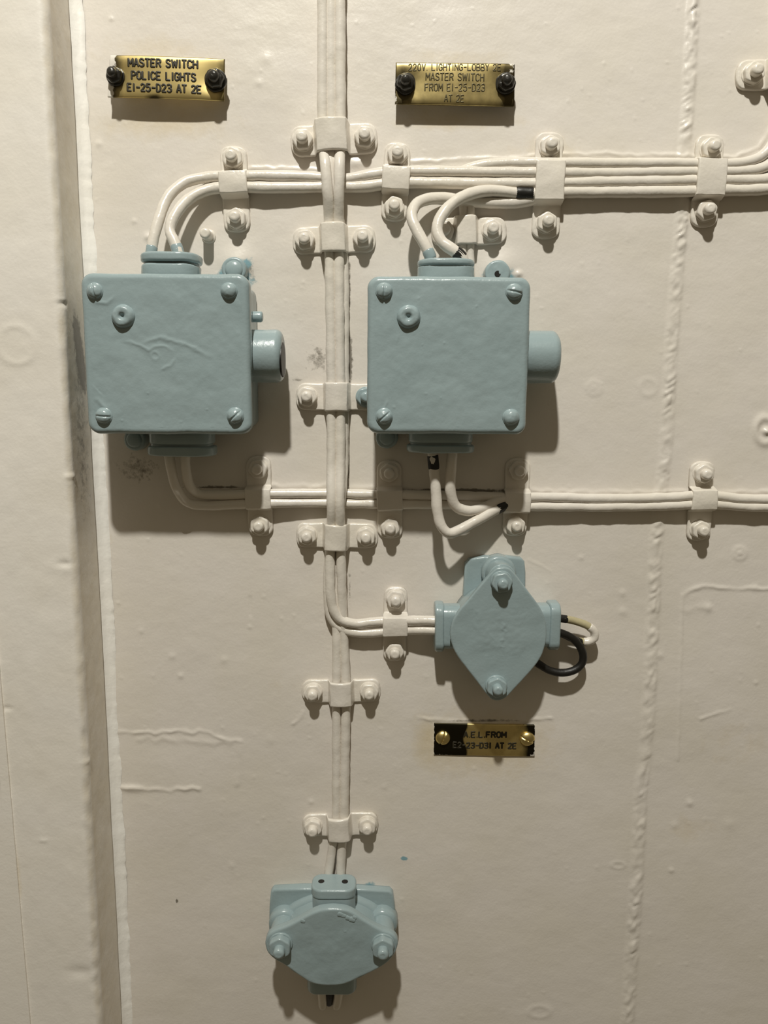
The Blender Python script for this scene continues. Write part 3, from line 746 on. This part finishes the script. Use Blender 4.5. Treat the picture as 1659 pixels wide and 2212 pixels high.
# ------------------------------------------------------------------ name plates
GLY = {
 'A': [[(0, 0), (2, 6), (4, 0)], [(.8, 2), (3.2, 2)]], 'B': [[(0, 0), (0, 6), (2.6, 6), (3.6, 5.2), (3.6, 4), (2.6, 3.1), (0, 3.1)], [(2.6, 3.1), (3.9, 2.2), (3.9, .9), (2.8, 0), (0, 0)]],
 'C': [[(3.9, 4.8), (3, 5.8), (1.4, 6), (.3, 5), (0, 3), (.3, 1), (1.4, 0), (3, .2), (3.9, 1.2)]], 'D': [[(0, 0), (0, 6), (2, 6), (3.5, 5), (3.9, 3), (3.5, 1), (2, 0), (0, 0)]],
 'E': [[(3.6, 6), (0, 6), (0, 0), (3.6, 0)], [(0, 3.1), (2.9, 3.1)]], 'F': [[(3.6, 6), (0, 6), (0, 0)], [(0, 3.1), (2.9, 3.1)]],
 'G': [[(3.9, 4.8), (3, 5.8), (1.4, 6), (.3, 5), (0, 3), (.3, 1), (1.4, 0), (3, .2), (3.9, 1.2), (3.9, 2.8), (2.3, 2.8)]], 'H': [[(0, 0), (0, 6)], [(4, 0), (4, 6)], [(0, 3.1), (4, 3.1)]],
 'I': [[(2, 0), (2, 6)]], '1': [[(2, 0), (2, 6)]], 'L': [[(0, 6), (0, 0), (3.5, 0)]], 'M': [[(0, 0), (0, 6), (2.2, 2), (4.4, 6), (4.4, 0)]], 'N': [[(0, 0), (0, 6), (4, 0), (4, 6)]],
 'O': [[(1.4, 6), (.3, 5), (0, 3), (.3, 1), (1.4, 0), (2.7, 0), (3.8, 1), (4.1, 3), (3.8, 5), (2.7, 6), (1.4, 6)]], '0': [[(1.4, 6), (.4, 5), (.1, 3), (.4, 1), (1.4, 0), (2.5, 0), (3.5, 1), (3.8, 3), (3.5, 5), (2.5, 6), (1.4, 6)]],
 'P': [[(0, 0), (0, 6), (2.6, 6), (3.8, 5.3), (3.8, 3.7), (2.6, 2.9), (0, 2.9)]], 'R': [[(0, 0), (0, 6), (2.6, 6), (3.8, 5.3), (3.8, 3.8), (2.6, 3.1), (0, 3.1)], [(2.2, 3.1), (3.9, 0)]],
 'S': [[(3.7, 5), (2.8, 5.9), (1.2, 6), (.2, 5.1), (.3, 3.9), (1.4, 3.2), (2.7, 2.8), (3.8, 2), (3.8, .9), (2.7, 0), (1.1, 0), (0, 1)]], 'T': [[(0, 6), (4, 6)], [(2, 6), (2, 0)]],
 'V': [[(0, 6), (2, 0), (4, 6)]], 'W': [[(0, 6), (1.2, 0), (2.6, 5), (4, 0), (5.2, 6)]], 'Y': [[(0, 6), (2, 3), (4, 6)], [(2, 3), (2, 0)]],
 '2': [[(.1, 4.8), (.8, 5.8), (2.2, 6), (3.5, 5.2), (3.5, 4), (2.5, 2.6), (0, 0), (3.7, 0)]], '3': [[(.1, 5.4), (1.2, 6), (2.6, 6), (3.6, 5.2), (3.5, 4), (2.4, 3.2), (1.2, 3.2)], [(2.4, 3.2), (3.7, 2.3), (3.7, 1), (2.6, 0), (1.1, 0), (0, .8)]],
 '5': [[(3.5, 6), (.6, 6), (.3, 3.3), (1.6, 3.8), (2.9, 3.5), (3.7, 2.5), (3.6, 1), (2.5, 0), (1, 0), (0, .9)]], '-': [[(.3, 3), (3.2, 3)]], '.': [[(.5, 0.1), (.6, .1)]],
}
WID = {'I': 1.7, '1': 2.2, 'W': 5.2, 'M': 4.4, '.': 1.0, '-': 3.5, ' ': 2.6}
def text_line(parent, txt, p0, p1, cap_px, h, mat, rad, bend=None):
    """write txt with its baseline from pixel p0 to pixel p1"""
    a = P(*p0, h); b = P(*p1, h); u = b - a; Lw = u.length; u.normalize(); v = Vector((-u.z, 0, u.x))
    gap = 1.5
    tot = sum(WID.get(ch, 4.0) for ch in txt) + gap * (len(txt) - 1)
    k = Lw / tot; kv = cap_px * S(*p0, h) / 6
    x = 0; mb = MB()
    for ch in txt:
        if ch != ' ':
            for st in GLY[ch]:
                off = -1.15 if ch in 'I' else (-.9 if ch == '1' else 0)
                pts = [a + u * ((x + gx_ + off) * k) + v * (gy_ * kv) for gx_, gy_ in st]
                if bend: pts = [Vector((p.x, -bend(p.x, p.z) - .00022, p.z)) for p in pts]
                for p0_, p1_ in zip(pts[:-1], pts[1:]): tube(mb, [np.array((p.x, p.y, p.z, rad)) for p in (p0_, p0_.lerp(p1_, .5), p1_)], 8, True, squash=.4)
        x += WID.get(ch, 4.0) + gap
    return mb.build('lettering', mat, parent)

def plate(corners, h, thick, label, screws, kind, lines, tarn_refl, white=None, mat=BRASS, lmat=LETTER, rad=.0006, dome=0.0):
    TL, TR, BR, BL = [P(x, y, h) for x, y in corners]
    cx = (TL + TR + BR + BL) / 4
    e = empty('name_plate', (cx.x, 0, cx.z), label, 'sign')
    sq = [P(*s[:2], h + .006) for s in screws]
    def bendf(x, z):
        d = 0.0
        for q in sq: d -= 0.0011 * math.exp(-((x - q.x) ** 2 + (z - q.z) ** 2) / .011 ** 2)
        t = (x - cx.x) / ((TR - TL).length / 2)
        d += dome * (1 - t * t)
        s_ = (z - cx.z) / ((TL - BL).length / 2)
        d -= 0.0007 * abs(s_) ** 7
        d += .0003 * mnoise.noise(Vector((x * 45, z * 60, 2)))
        return h + d
    nx_, ny_ = 80, 36
    Vt = []; F = []; tar_refl = []; wht = []
    for j in range(ny_ + 1):
        for i in range(nx_ + 1):
            s = i / nx_; t = j / ny_
            q = (BL.lerp(BR, s)).lerp(TL.lerp(TR, s), t)
            Vt.append((q.x, -bendf(q.x, q.z), q.z))
            tar_refl.append(tarn_refl(s, t)); wht.append(white(s, t) if white else 0.0)
    m_ = (nx_ + 1)
    for j in range(ny_):
        for i in range(nx_): F.append((j * m_ + i, j * m_ + i + 1, (j + 1) * m_ + i + 1, (j + 1) * m_ + i))
    N = len(Vt)
    bor = [i for i in range(m_)] + [j * m_ + nx_ for j in range(1, ny_ + 1)] + [ny_ * m_ + i for i in range(nx_ - 1, -1, -1)] + [j * m_ for j in range(ny_ - 1, 0, -1)]
    for k in bor: Vt.append((Vt[k][0], Vt[k][1] + thick, Vt[k][2])); tar_refl.append(tar_refl[k]); wht.append(wht[k])
    for k in range(len(bor)):
        k2 = (k + 1) % len(bor); F.append((bor[k], N + k, N + k2, bor[k2]))
    F.append(tuple(N + k for k in range(len(bor)))[::-1])
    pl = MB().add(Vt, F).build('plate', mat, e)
    for nm, arr in (('tarnish_reflection', tar_refl), ('whitep', wht)):
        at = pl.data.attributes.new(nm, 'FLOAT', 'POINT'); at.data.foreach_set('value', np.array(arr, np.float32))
    for txt, p0, p1, cap in lines: text_line(e, txt, p0, p1, cap, h, lmat, rad, bendf)
    for (x, y, r, slot) in screws:
        q = P(x, y, h + .005); rr = r * S(x, y, h)
        if kind == 'nut':
            mb = MB(); prism(mb, circle(q.x, q.z, rr * .52, 24), 0, h + .0125, f_wall, fil=rr * .42, segs=7)
            sb = mb.build('bolt', OLDSTEEL, e, origin=(q.x, 0, q.z), wob=.0004, wscale=200)
            mb = MB(); prism(mb, [(q.x + a_, q.z + b_) for a_, b_ in hexagon(rr * .92, slot)], h - .001, h + .0072, f_wall, fil=.003)
            prism(mb, circle(q.x, q.z, rr, 36), h - .0012, h + .0016, f_wall, fil=.001)
            mb.build('nut', OLDSTEEL, sb, wob=.0007, wscale=170)
        else:
            q = P(x, y, h + .002)
            def hf(rho, xx, yy, sl=slot, r_=rr):
                hh = .0042 * math.sqrt(max(0, 1 - rho ** 2 * .96))
                d = abs(xx * math.sin(sl) - yy * math.cos(sl))
                return hh - (.0016 if d < .00075 else 0)
            mb = MB(); polar(mb, (q.x, q.z, h - .0004), rr, hf, nr=22, na=64, base=.001)
            mb.build('screw', BRASS, e, origin=(q.x, -h, q.z))
    # standoff spacers behind raised plates
    if h > .005:
        for (x, y, r, slot) in screws:
            q = P(x, y, h + .005); mb = MB(); prism(mb, circle(q.x, q.z, .005, 20), -.0005, h - thick, f_wall, fil=.0003); mb.build('spacer', OLDSTEEL, e, origin=(q.x, 0, q.z))
    return e

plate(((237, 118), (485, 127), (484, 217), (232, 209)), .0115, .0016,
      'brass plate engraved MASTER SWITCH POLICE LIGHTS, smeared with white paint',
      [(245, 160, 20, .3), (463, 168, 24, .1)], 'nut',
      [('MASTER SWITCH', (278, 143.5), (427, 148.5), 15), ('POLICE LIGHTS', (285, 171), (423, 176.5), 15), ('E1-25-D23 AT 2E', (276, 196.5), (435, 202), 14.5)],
      lambda s, t: max(.75 * math.exp(-((s - .03) / .10) ** 2), .6 * math.exp(-((s - 1.0) / .07) ** 2), .8 * math.exp(-((s - .40) / .09) ** 2 - ((t - .0) / .10) ** 2)),  # ends darkened for tarnish and for shading of the bent metal
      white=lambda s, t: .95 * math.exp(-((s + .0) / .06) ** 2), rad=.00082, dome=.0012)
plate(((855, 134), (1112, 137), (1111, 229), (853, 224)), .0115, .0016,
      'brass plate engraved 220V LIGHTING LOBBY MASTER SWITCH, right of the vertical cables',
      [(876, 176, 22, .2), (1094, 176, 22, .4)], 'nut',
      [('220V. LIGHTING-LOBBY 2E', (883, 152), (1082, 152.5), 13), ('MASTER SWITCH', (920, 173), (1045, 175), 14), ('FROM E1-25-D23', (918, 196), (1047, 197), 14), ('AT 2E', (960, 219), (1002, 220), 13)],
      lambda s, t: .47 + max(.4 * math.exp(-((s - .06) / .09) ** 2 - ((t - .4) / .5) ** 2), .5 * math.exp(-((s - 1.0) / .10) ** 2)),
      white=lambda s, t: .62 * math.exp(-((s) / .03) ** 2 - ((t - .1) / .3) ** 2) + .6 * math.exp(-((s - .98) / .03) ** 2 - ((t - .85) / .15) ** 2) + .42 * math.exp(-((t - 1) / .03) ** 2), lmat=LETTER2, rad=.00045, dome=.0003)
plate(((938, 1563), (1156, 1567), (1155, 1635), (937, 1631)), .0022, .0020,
      'small brass plate with a painted dark reflection, engraved A.E.L. FROM, below the diamond junction box',
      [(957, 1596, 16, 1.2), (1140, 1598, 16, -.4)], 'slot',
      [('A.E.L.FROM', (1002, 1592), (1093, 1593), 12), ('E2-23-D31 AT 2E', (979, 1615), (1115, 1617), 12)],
      lambda s, t: max(1.0 if s < .29 + .02 * math.sin(t * 7 + 1) else math.exp(-((s - .29 - .02 * math.sin(t * 7 + 1)) / .018) ** 2), .85 * math.exp(-((s - 1.0) / .10) ** 2)) * .95 + .22,  # dark left end is a reflection painted into the brass colour
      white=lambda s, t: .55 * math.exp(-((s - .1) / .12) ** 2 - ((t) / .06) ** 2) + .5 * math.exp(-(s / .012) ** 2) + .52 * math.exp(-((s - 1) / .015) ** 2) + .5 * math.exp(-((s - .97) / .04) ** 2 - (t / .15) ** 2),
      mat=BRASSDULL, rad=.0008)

# ------------------------------------------------------------------ blue switch boxes
HL = 0.065
def skin(mb, x0, z0, x1, z1, h, marks, pxh, noise_amp=.00006, step=.0007):
    """thick brushed paint over a flat cover: a fine relief with runs, ridges and cracks"""
    xs = np.linspace(x0, x1, int((x1 - x0) / step)); zs_ = np.linspace(z0, z1, int((z1 - z0) / step))
    XX, ZZ_ = np.meshgrid(xs, zs_)
    hh = noise_amp * (1.6 * vnoise(XX / .025 + 7, ZZ_ / .02, 40) + 0.7 * vnoise(XX / .008, ZZ_ / .004, 41) + .25 * vnoise(XX / .002, ZZ_ / .002, 42))
    for pts, r, kind in marks:
        q = [(P(x, y, pxh).x, P(x, y, pxh).z) for x, y in pts]
        wx = XX + .0012 * vnoise(XX / .004, ZZ_ / .004, 43); wz = ZZ_ + .0012 * vnoise(XX / .004 + 9, ZZ_ / .004, 44)
        if len(q) == 1:
            rho = np.hypot(wx - q[0][0], wz - q[0][1]) / r
            hh += (.00025 * np.exp(-((rho - 1) / .35) ** 2) - .0002 * np.exp(-rho ** 2 * 2)) if kind == 'crater' else .0004 * np.exp(-rho ** 2 * 1.5)
            continue
        d, l, sg = poly_dist(wx, wz, q); tot = l.max() + 1e-6
        end = np.clip(np.minimum(l, tot - l) / (tot * .22), 0, 1)
        if kind == 'crack': hh += .00035 * end * np.exp(-np.clip(sg, 0, None) / .006) * (sg > 0) * np.exp(-np.clip(d - .004, 0, None) / .003) - .0003 * end * np.exp(-(d / .0005) ** 2)
        else: hh += r * .36 * end * np.exp(-(d / (r * 1.15)) ** 2)
    bx = np.minimum(np.minimum(XX - x0, x1 - XX), np.minimum(ZZ_ - z0, z1 - ZZ_)); hh *= np.clip(bx / .006, 0, 1)
    ra = np.clip(bx / .012, 0, 1); hh += -.00010 + .00022 * ra * ra * (3 - 2 * ra)
    V_ = [(a, -h - b, c_) for a, b, c_ in zip(XX.ravel(), hh.ravel(), ZZ_.ravel())]
    n_ = len(xs); F_ = [(r_ * n_ + k, r_ * n_ + k + 1, (r_ + 1) * n_ + k + 1, (r_ + 1) * n_ + k) for r_ in range(len(zs_) - 1) for k in range(n_ - 1)]
    mb.add(V_, F_)


def switch_box(L, T, Rr, B, label, screws, boss, glT, glB, hub, lug, peg=None, corner=.0095, marks=(), dark_hub_end=False, lugs_low=()):
    x0 = P(L, 760, HL).x; x1 = P(Rr, 760, HL).x; z1 = P((L + Rr) / 2, T, HL).z; z0 = P((L + Rr) / 2, B, HL).z
    e = empty('switch_box', ((x0 + x1) / 2, 0, (z0 + z1) / 2), label, 'switch box', 'blue switch boxes')
    mb = MB(); prism(mb, rrect(x0 + .004, z0 + .004, x1 - .004, z1 - .004, corner * .8), .004, HL - .010, f_wall, fil=.001); mb.build('body', BLUE, e, wob=.0005, wscale=60)
    mb = MB(); prism(mb, resample(rrect(x0, z0, x1, z1, corner), .006), HL - .0115, HL, f_wall, fil=.0046, fil0=.002, segs=9)
    skin(mb, x0 + .0060, z0 + .0060, x1 - .0060, z1 - .0060, HL + .0001, marks, HL)
    mb.build('cover', BLUE, e, wob=.0005, wscale=55)
    for (x, y, sl) in screws:
        q = P(x, y, HL + .003); rr = 17 * S(x, y, HL)
        def hf(rho, xx, yy, sl=sl):
            hh = .0048 * math.sqrt(max(0, 1 - rho ** 2))
            if sl is not None:
                d = abs(xx * math.sin(sl) - yy * math.cos(sl)); hh -= .0011 * math.exp(-(d / .0007) ** 2) * (rho < .95)
            return hh
        mb = MB(); polar(mb, (q.x, q.z, HL + .0005), rr, hf, nr=20, na=56, base=.002); prism(mb, circle(q.x, q.z, rr * 1.1, 36), HL - .001, HL + .0014, f_wall, fil=.0012)
        mb.build('screw', BLUE, e, origin=(q.x, -HL, q.z), wob=.0003, wscale=150)
    q = P(*boss, HL + .003); rr = 26 * S(*boss, HL)
    mb = MB(); polar(mb, (q.x, q.z, HL), rr, lambda r, a, b: .0048 * (1 - max(0, (r - .55) / .45) ** 2.6) - .0034 * math.exp(-(r / .22) ** 2), nr=24, na=48, base=.001)
    mb.build('plug', BLUE, e, origin=(q.x, -HL, q.z), wob=.0004, wscale=130)
    # cable glands: stacked stadium blocks above and below
    def gland(xl, xr, tiers, name):
        mb = MB()
        for (ya, yb, d0, d1, sh) in tiers:
            ax = P(xl - sh, (ya + yb) / 2, .044).x; bx = P(xr + sh, (ya + yb) / 2, .044).x
            za = P(xl, ya, .044).z; zb = P(xl, yb, .044).z
            lo, hi = min(za, zb), max(za, zb)
            prism(mb, rrect(ax, d0, bx, d1, (d1 - d0) * .42), lo, hi, f_up, fil=.0022, fil0=.0022)
        ax += .003; bx -= .003; zc_ = [P(xl, t_[k], .044).z for t_ in tiers for k in (0, 1)]
        prism(mb, rrect(ax, .016, bx, .046, .012), min(zc_) + .003, max(zc_) - .003, f_up, fil=.001)
        return mb.build(name, BLUE, e, wob=.0005, wscale=80)
    gland(glT[0], glT[1], glT[2], 'gland'); gland(glB[0], glB[1], glB[2], 'gland')
    # round side boss
    hx0, hx1, hy, hr = hub
    q = P((hx0 + hx1) / 2, hy, .045); r = hr * S(hx0, hy, .045)
    mb = MB(); prism(mb, circle(.032, q.z, r, 48), x1 - .012, P(hx1, hy, .032).x, f_side, fil=.006, segs=7)
    if not dark_hub_end: pass
    hb = mb.build('side_gland', BLUE, e, wob=.0006, wscale=60)
    if dark_hub_end:
        xe = P(hx1, hy, .032).x
        mb = MB(); prism(mb, circle(.036, q.z - .003, r * .66, 36), xe - .001, xe + .0006, f_side, fil=.0003)  # black disc laid on the end face
        mb.build('dark_disc', BLACK, hb)['label'] = 'dark disc on the end face'
    # mounting lugs
    for (lx, ly, lr, hole, hh) in lug:
        q = P(lx, ly, hh); r = lr * S(lx, ly, hh); mb = MB()
        prism(mb, circle(q.x, q.z, r, 36), -.002, hh, f_wall, fil=.0022)
        dx = x1 - .02 if q.x > (x0 + x1) / 2 else x0 + .02
        cz = z1 - .02 if q.z > (z0 + z1) / 2 else z0 + .02
        tube(mb, catmull([(q.x, -hh * .5, q.z, hh * .48), ((q.x + dx) / 2, -hh * .5, (q.z + cz) / 2, hh * .48), (dx, -hh * .5, cz, hh * .48)], .004), 14)
        g = mb.build('mounting_lug', BLUE, e, origin=(q.x, 0, q.z), wob=.0006, wscale=80)
        if hole == 'hole':
            mb = MB(); prism(mb, circle(q.x, q.z - .0006, r * .24, 24), hh - .001, hh + .0002, f_wall, fil=.0001); mb.build('bolt_hole', BLACK, g)
        else:
            mb = MB(); polar(mb, (q.x, q.z, hh - .0005), r * .72, lambda r_, a, b: .0035 * math.sqrt(max(0, 1 - r_ * r_)), base=.001); mb.build('bolt_head', BLUE, g)
    if peg:
        q = P((peg[0] + peg[1]) / 2, peg[2], .022); mb = MB()
        prism(mb, circle(.022, q.z, peg[3] * .00042, 24), x1 - .012, P(peg[1], peg[2], .022).x, f_side, fil=.002); mb.build('peg', BLUE, e, wob=.0003)
    return e

switch_box(180, 590, 540, 938, 'blue-grey switch box left of the vertical cables, under the police lights plate',
           [(202, 628, 1.75), (493, 628, None), (222, 899, -.05), (507, 899, .75)], (264, 683),
           (299, 424, [(568, 600, .012, .049, 0), (545, 565, .010, .051, 2)]),
           (312, 460, [(930, 960, .012, .050, -4), (964, 985, .010, .050, 0)]),
           (545, 612, 768, 57), [(505, 582, 27, 'head', .013), (290, 950, 24, 'head', .013)], peg=(545, 568, 684, 11),
           marks=[([(258, 735), (290, 742), (322, 757), (335, 748), (355, 748), (372, 757), (376, 772)], .0011, 'ridge'), ([(345, 800), (368, 790), (380, 772)], .0012, 'ridge'), ([(335, 768)], .0030, 'crater'), ([(300, 745), (345, 728), (400, 745), (460, 772)], .0014, 'ridge'),
                  ([(192, 800), (200, 832), (212, 842), (225, 858)], .001, 'crack'), ([(198, 862), (212, 866), (226, 880), (232, 890)], .0018, 'ridge'), ([(514, 890), (518, 865), (526, 852), (538, 845)], .001, 'crack'),
                  ([(530, 868), (534, 885), (530, 900)], .0018, 'ridge'), ([(258, 918), (275, 928), (290, 930)], .0010, 'crack'), ([(516, 720)], .0022, 'blob'), ([(264, 908)], .0012, 'blob'), ([(390, 912)], .001, 'blob'), ([(320, 850)], .0009, 'blob'), ([(447, 885)], .0006, 'blob'),
                  ([(190, 650), (230, 655), (250, 640)], .0014, 'ridge')], dark_hub_end=True)
switch_box(793, 596, 1143, 938, 'blue-grey switch box right of the vertical cables, under the lobby lighting plate',
           [(830, 628, 1.5), (1112, 630, -.2), (830, 900, .7), (1105, 902, None)], (883, 684),
           (903, 1027, [(570, 604, .012, .048, 0), (558, 573, .011, .050, 0)]),
           (880, 1027, [(930, 957, .012, .050, -4), (961, 978, .010, .050, 0)]),
           (1145, 1203, 770, 57), [(1075, 590, 28, 'hole', .012), (836, 945, 24, 'head', .013)],
           marks=[([(828, 888), (834, 872), (838, 864)], .0009, 'ridge'), ([(850, 882), (854, 877)], .0009, 'ridge'), ([(990, 615), (993, 606), (1003, 602)], .0007, 'ridge'), ([(903, 648), (905, 642)], .0007, 'ridge'), ([(860, 720), (856, 745)], .0005, 'ridge'),
                  ([(921, 851)], .0009, 'blob'), ([(952, 860)], .0008, 'blob'), ([(959, 740)], .0008, 'blob'), ([(912, 744)], .0007, 'blob'), ([(1030, 662)], .001, 'blob'), ([(1045, 930)], .0012, 'blob')])

# ------------------------------------------------------------------ diamond junction box
def outline(pts, h, it=2): 
    q = [(P(x, y, h).x, P(x, y, h).z) for x, y in pts]
    area = sum(q[i][0] * q[(i + 1) % len(q)][1] - q[(i + 1) % len(q)][0] * q[i][1] for i in range(len(q)))
    if area < 0: q = q[::-1]
    return smooth_closed(q, it)

HC = .040
e = empty('junction_box', P(1075, 1365, 0), 'diamond-faced blue-grey junction box above the smallest brass plate', 'junction box', 'blue junction boxes')
mb = MB(); prism(mb, outline([(1000, 1222), (1020, 1202), (1122, 1202), (1136, 1216), (1134, 1300), (1128, 1470), (1000, 1470)], .007, 1), -.001, .0075, f_wall, fil=.002); mb.build('base_plate', BLUE, e, wob=.0006, wscale=70)
q = P(1078, 1368, .036); r = 96 * S(1078, 1368, .036)
mb = MB(); prism(mb, circle(q.x, q.z, r, 56), .002, HC - .006, f_wall, fil=.001); body = mb.build('body', BLUE, e, wob=.0005)
for (x, y, rr) in ((1087, 1252, 31), (1076, 1488, 27)):
    q = P(x, y, HC); mb = MB(); r = rr * S(x, y, HC)
    prism(mb, circle(q.x, q.z, r * 1.25, 32), .002, .016, f_wall, fil=.003); prism(mb, circle(q.x, q.z, r, 32), .004, HC - .005, f_wall, fil=.001); mb.build('pillar', BLUE, body, wob=.0005)
dia = [(1066, 1232), (1078, 1225), (1096, 1225), (1108, 1234), (1140, 1275), (1172, 1318), (1181, 1350), (1181, 1388), (1168, 1425), (1130, 1468), (1098, 1504), (1084, 1514), (1066, 1514), (1053, 1504), (1015, 1453), (983, 1412), (973, 1385), (973, 1358), (983, 1328), (1020, 1286)]
mb = MB(); prism(mb, outline(dia, HC, 2), HC - .0062, HC, f_wall, fil=.0014, fil0=.001)
qa = P(1016, 1418, HC); qb = P(1140, 1312, HC)
skin(mb, qa.x, qa.z, qb.x, qb.z, HC + .0001, [([(1082, 1345), (1088, 1352), (1084, 1360), (1092, 1366), (1086, 1372)], .0009, 'ridge'), ([(1078, 1384), (1090, 1380)], .0007, 'ridge'), ([(1086, 1376), (1084, 1390)], .0006, 'ridge'), ([(1080, 1396), (1090, 1398)], .0006, 'ridge'),
     ([(1004, 1338), (1008, 1345)], .0006, 'ridge'), ([(1000, 1352), (1008, 1355)], .0006, 'ridge'), ([(1000, 1366), (1006, 1372)], .0006, 'ridge'), ([(1002, 1380), (1008, 1386)], .0006, 'ridge'), ([(1006, 1394), (1012, 1396)], .0006, 'ridge'), ([(1044, 1355), (1060, 1372), (1078, 1395)], .0004, 'ridge')], HC)
mb.build('cover', BLUE, e, wob=.0005, wscale=70)
bolt(e, 1088, 1264, HC, .0535, BLUE, nut_r=.0098, nut_h=.007, stud_r=.0046, rot=.2); bolt(e, 1077, 1494, HC, .0545, BLUE, nut_r=.0098, nut_h=.007, stud_r=.0046, rot=.45)
def hubx(xa, xb, ya, yb, xo, lip):
    mb = MB(); za, zb = P(xa, yb, .024).z, P(xa, ya, .024).z
    A, B = P(xa, ya, .024).x, P(xb, ya, .024).x
    prism(mb, rrect(.003, za, .028, zb, .009), A, B, f_side, fil=.002, fil0=.002)
    l0, l1 = sorted((P(xo, ya, .024).x, P(lip, ya, .024).x))
    prism(mb, rrect(.0015, za - .0022, .0295, zb + .0022, .0095), l0, l1, f_side, fil=.002, fil0=.002)
    return mb.build('gland', BLUE, e, wob=.0005, wscale=70)
hubx(946, 1030, 1311, 1404, 940, 960); hubx(1120, 1206, 1309, 1400, 1188, 1211)

# ------------------------------------------------------------------ lowest junction box
HB = .044
e = empty('junction_box', P(715, 2030, 0), 'blue-grey junction box with two eared bolts at the foot of the vertical cables', 'junction box', 'blue junction boxes')
mb = MB(); prism(mb, outline([(582, 1930), (594, 1918), (838, 1920), (852, 1936), (858, 2030), (840, 2050), (600, 2050), (580, 2030)], .007, 1), -.001, .008, f_wall, fil=.0022); mb.build('base_plate', BLUE, e, wob=.0008, wscale=60)
q = P(718, 2040, .030)
mb = MB(); prism(mb, circle(q.x, q.z, .050, 56, ry=.036), .002, HB - .008, f_wall, fil=.001); prism(mb, circle(q.x, q.z, .056, 56, ry=.040), .004, .014, f_wall, fil=.006); body = mb.build('body', BLUE, e, wob=.0006)
for x in (605, 826):
    q = P(x, 2040, HB); mb = MB(); prism(mb, circle(q.x, q.z, .0150, 32), .004, .018, f_wall, fil=.005); prism(mb, circle(q.x, q.z, .0112, 32), .004, HB - .006, f_wall, fil=.001); mb.build('pillar', BLUE, body, wob=.0006)
cov = [(571, 2039), (577, 2022), (590, 2012), (618, 2002), (656, 1982), (680, 1969), (705, 1963), (735, 1963), (760, 1970), (791, 1991), (822, 2009), (846, 2017), (858, 2030), (860, 2045), (852, 2066), (832, 2085), (791, 2106), (762, 2121), (738, 2130), (718, 2132), (698, 2131), (675, 2126), (656, 2117), (616, 2086), (592, 2074), (577, 2060)]
mb = MB(); prism(mb, outline(cov, HB, 2), HB - .0085, HB, f_wall, fil=.0022, fil0=.0015)
qa = P(660, 2082, HB); qb = P(780, 2000, HB)
skin(mb, qa.x, qa.z, qb.x, qb.z, HB + .0001, [([(745, 2012)], .0012, 'blob'), ([(790, 2045), (800, 2036)], .0012, 'ridge')], HB)
for x_, y_, r_ in ((736, 1976, .0026), (743, 1979, .0022), (752, 1984, .0024), (761, 1987, .0028), (766, 1983, .002), (655, 1990, .002)):
    q_ = P(x_, y_, HB); tube(mb, [np.array((q_.x - r_ * .6, q_.y, q_.z + r_ * .2, r_)), np.array((q_.x + r_ * .6, q_.y, q_.z - r_ * .2, r_ * .8))], 12, True, squash=.3)
mb.build('cover', BLUE, e, wob=.0006, wscale=55)
bolt(e, 601, 2064, HB, .0600, BLUE, nut_r=.0112, nut_h=.0085, stud_r=.0052, rot=.5); bolt(e, 827, 2066, HB, .0600, BLUE, nut_r=.0112, nut_h=.0085, stud_r=.0052, rot=.55)
# top entry block
zt = P(718, 1905, .021).z; xa = P(671, 1912, .030).x; xb = P(769, 1912, .030).x; zb = P(718, 1990, .030).z
mb = MB(); prism(mb, rrect(xa + .001, .0080, xb - .001, .0335, .0095), zb, zt - .004, f_up, fil=.001); prism(mb, rrect(xa, .007, xb, .0345, .0105), zt - .010, zt, f_up, fil=.0022, fil0=.0022)
g = mb.build('gland', BLUE, e, wob=.0004, wscale=70)
for x in (694, 745):
    q = P(x, 1904, .021); mb = MB(); prism(mb, circle(q.x, .0205, .0030, 20), zt - .001, zt + .0004, f_up, fil=.0002); mb.build('screw_hole', BLACK, g)
za = P(715, 2142, .024).z; xa = P(662, 2120, .028).x; xb = P(770, 2120, .028).x
mb = MB(); prism(mb, rrect(xa, .006, xb, .030, .010), za, za + .05, f_up, fil=.001, fil0=.003); mb.build('gland', BLUE, e, wob=.0005, wscale=70)
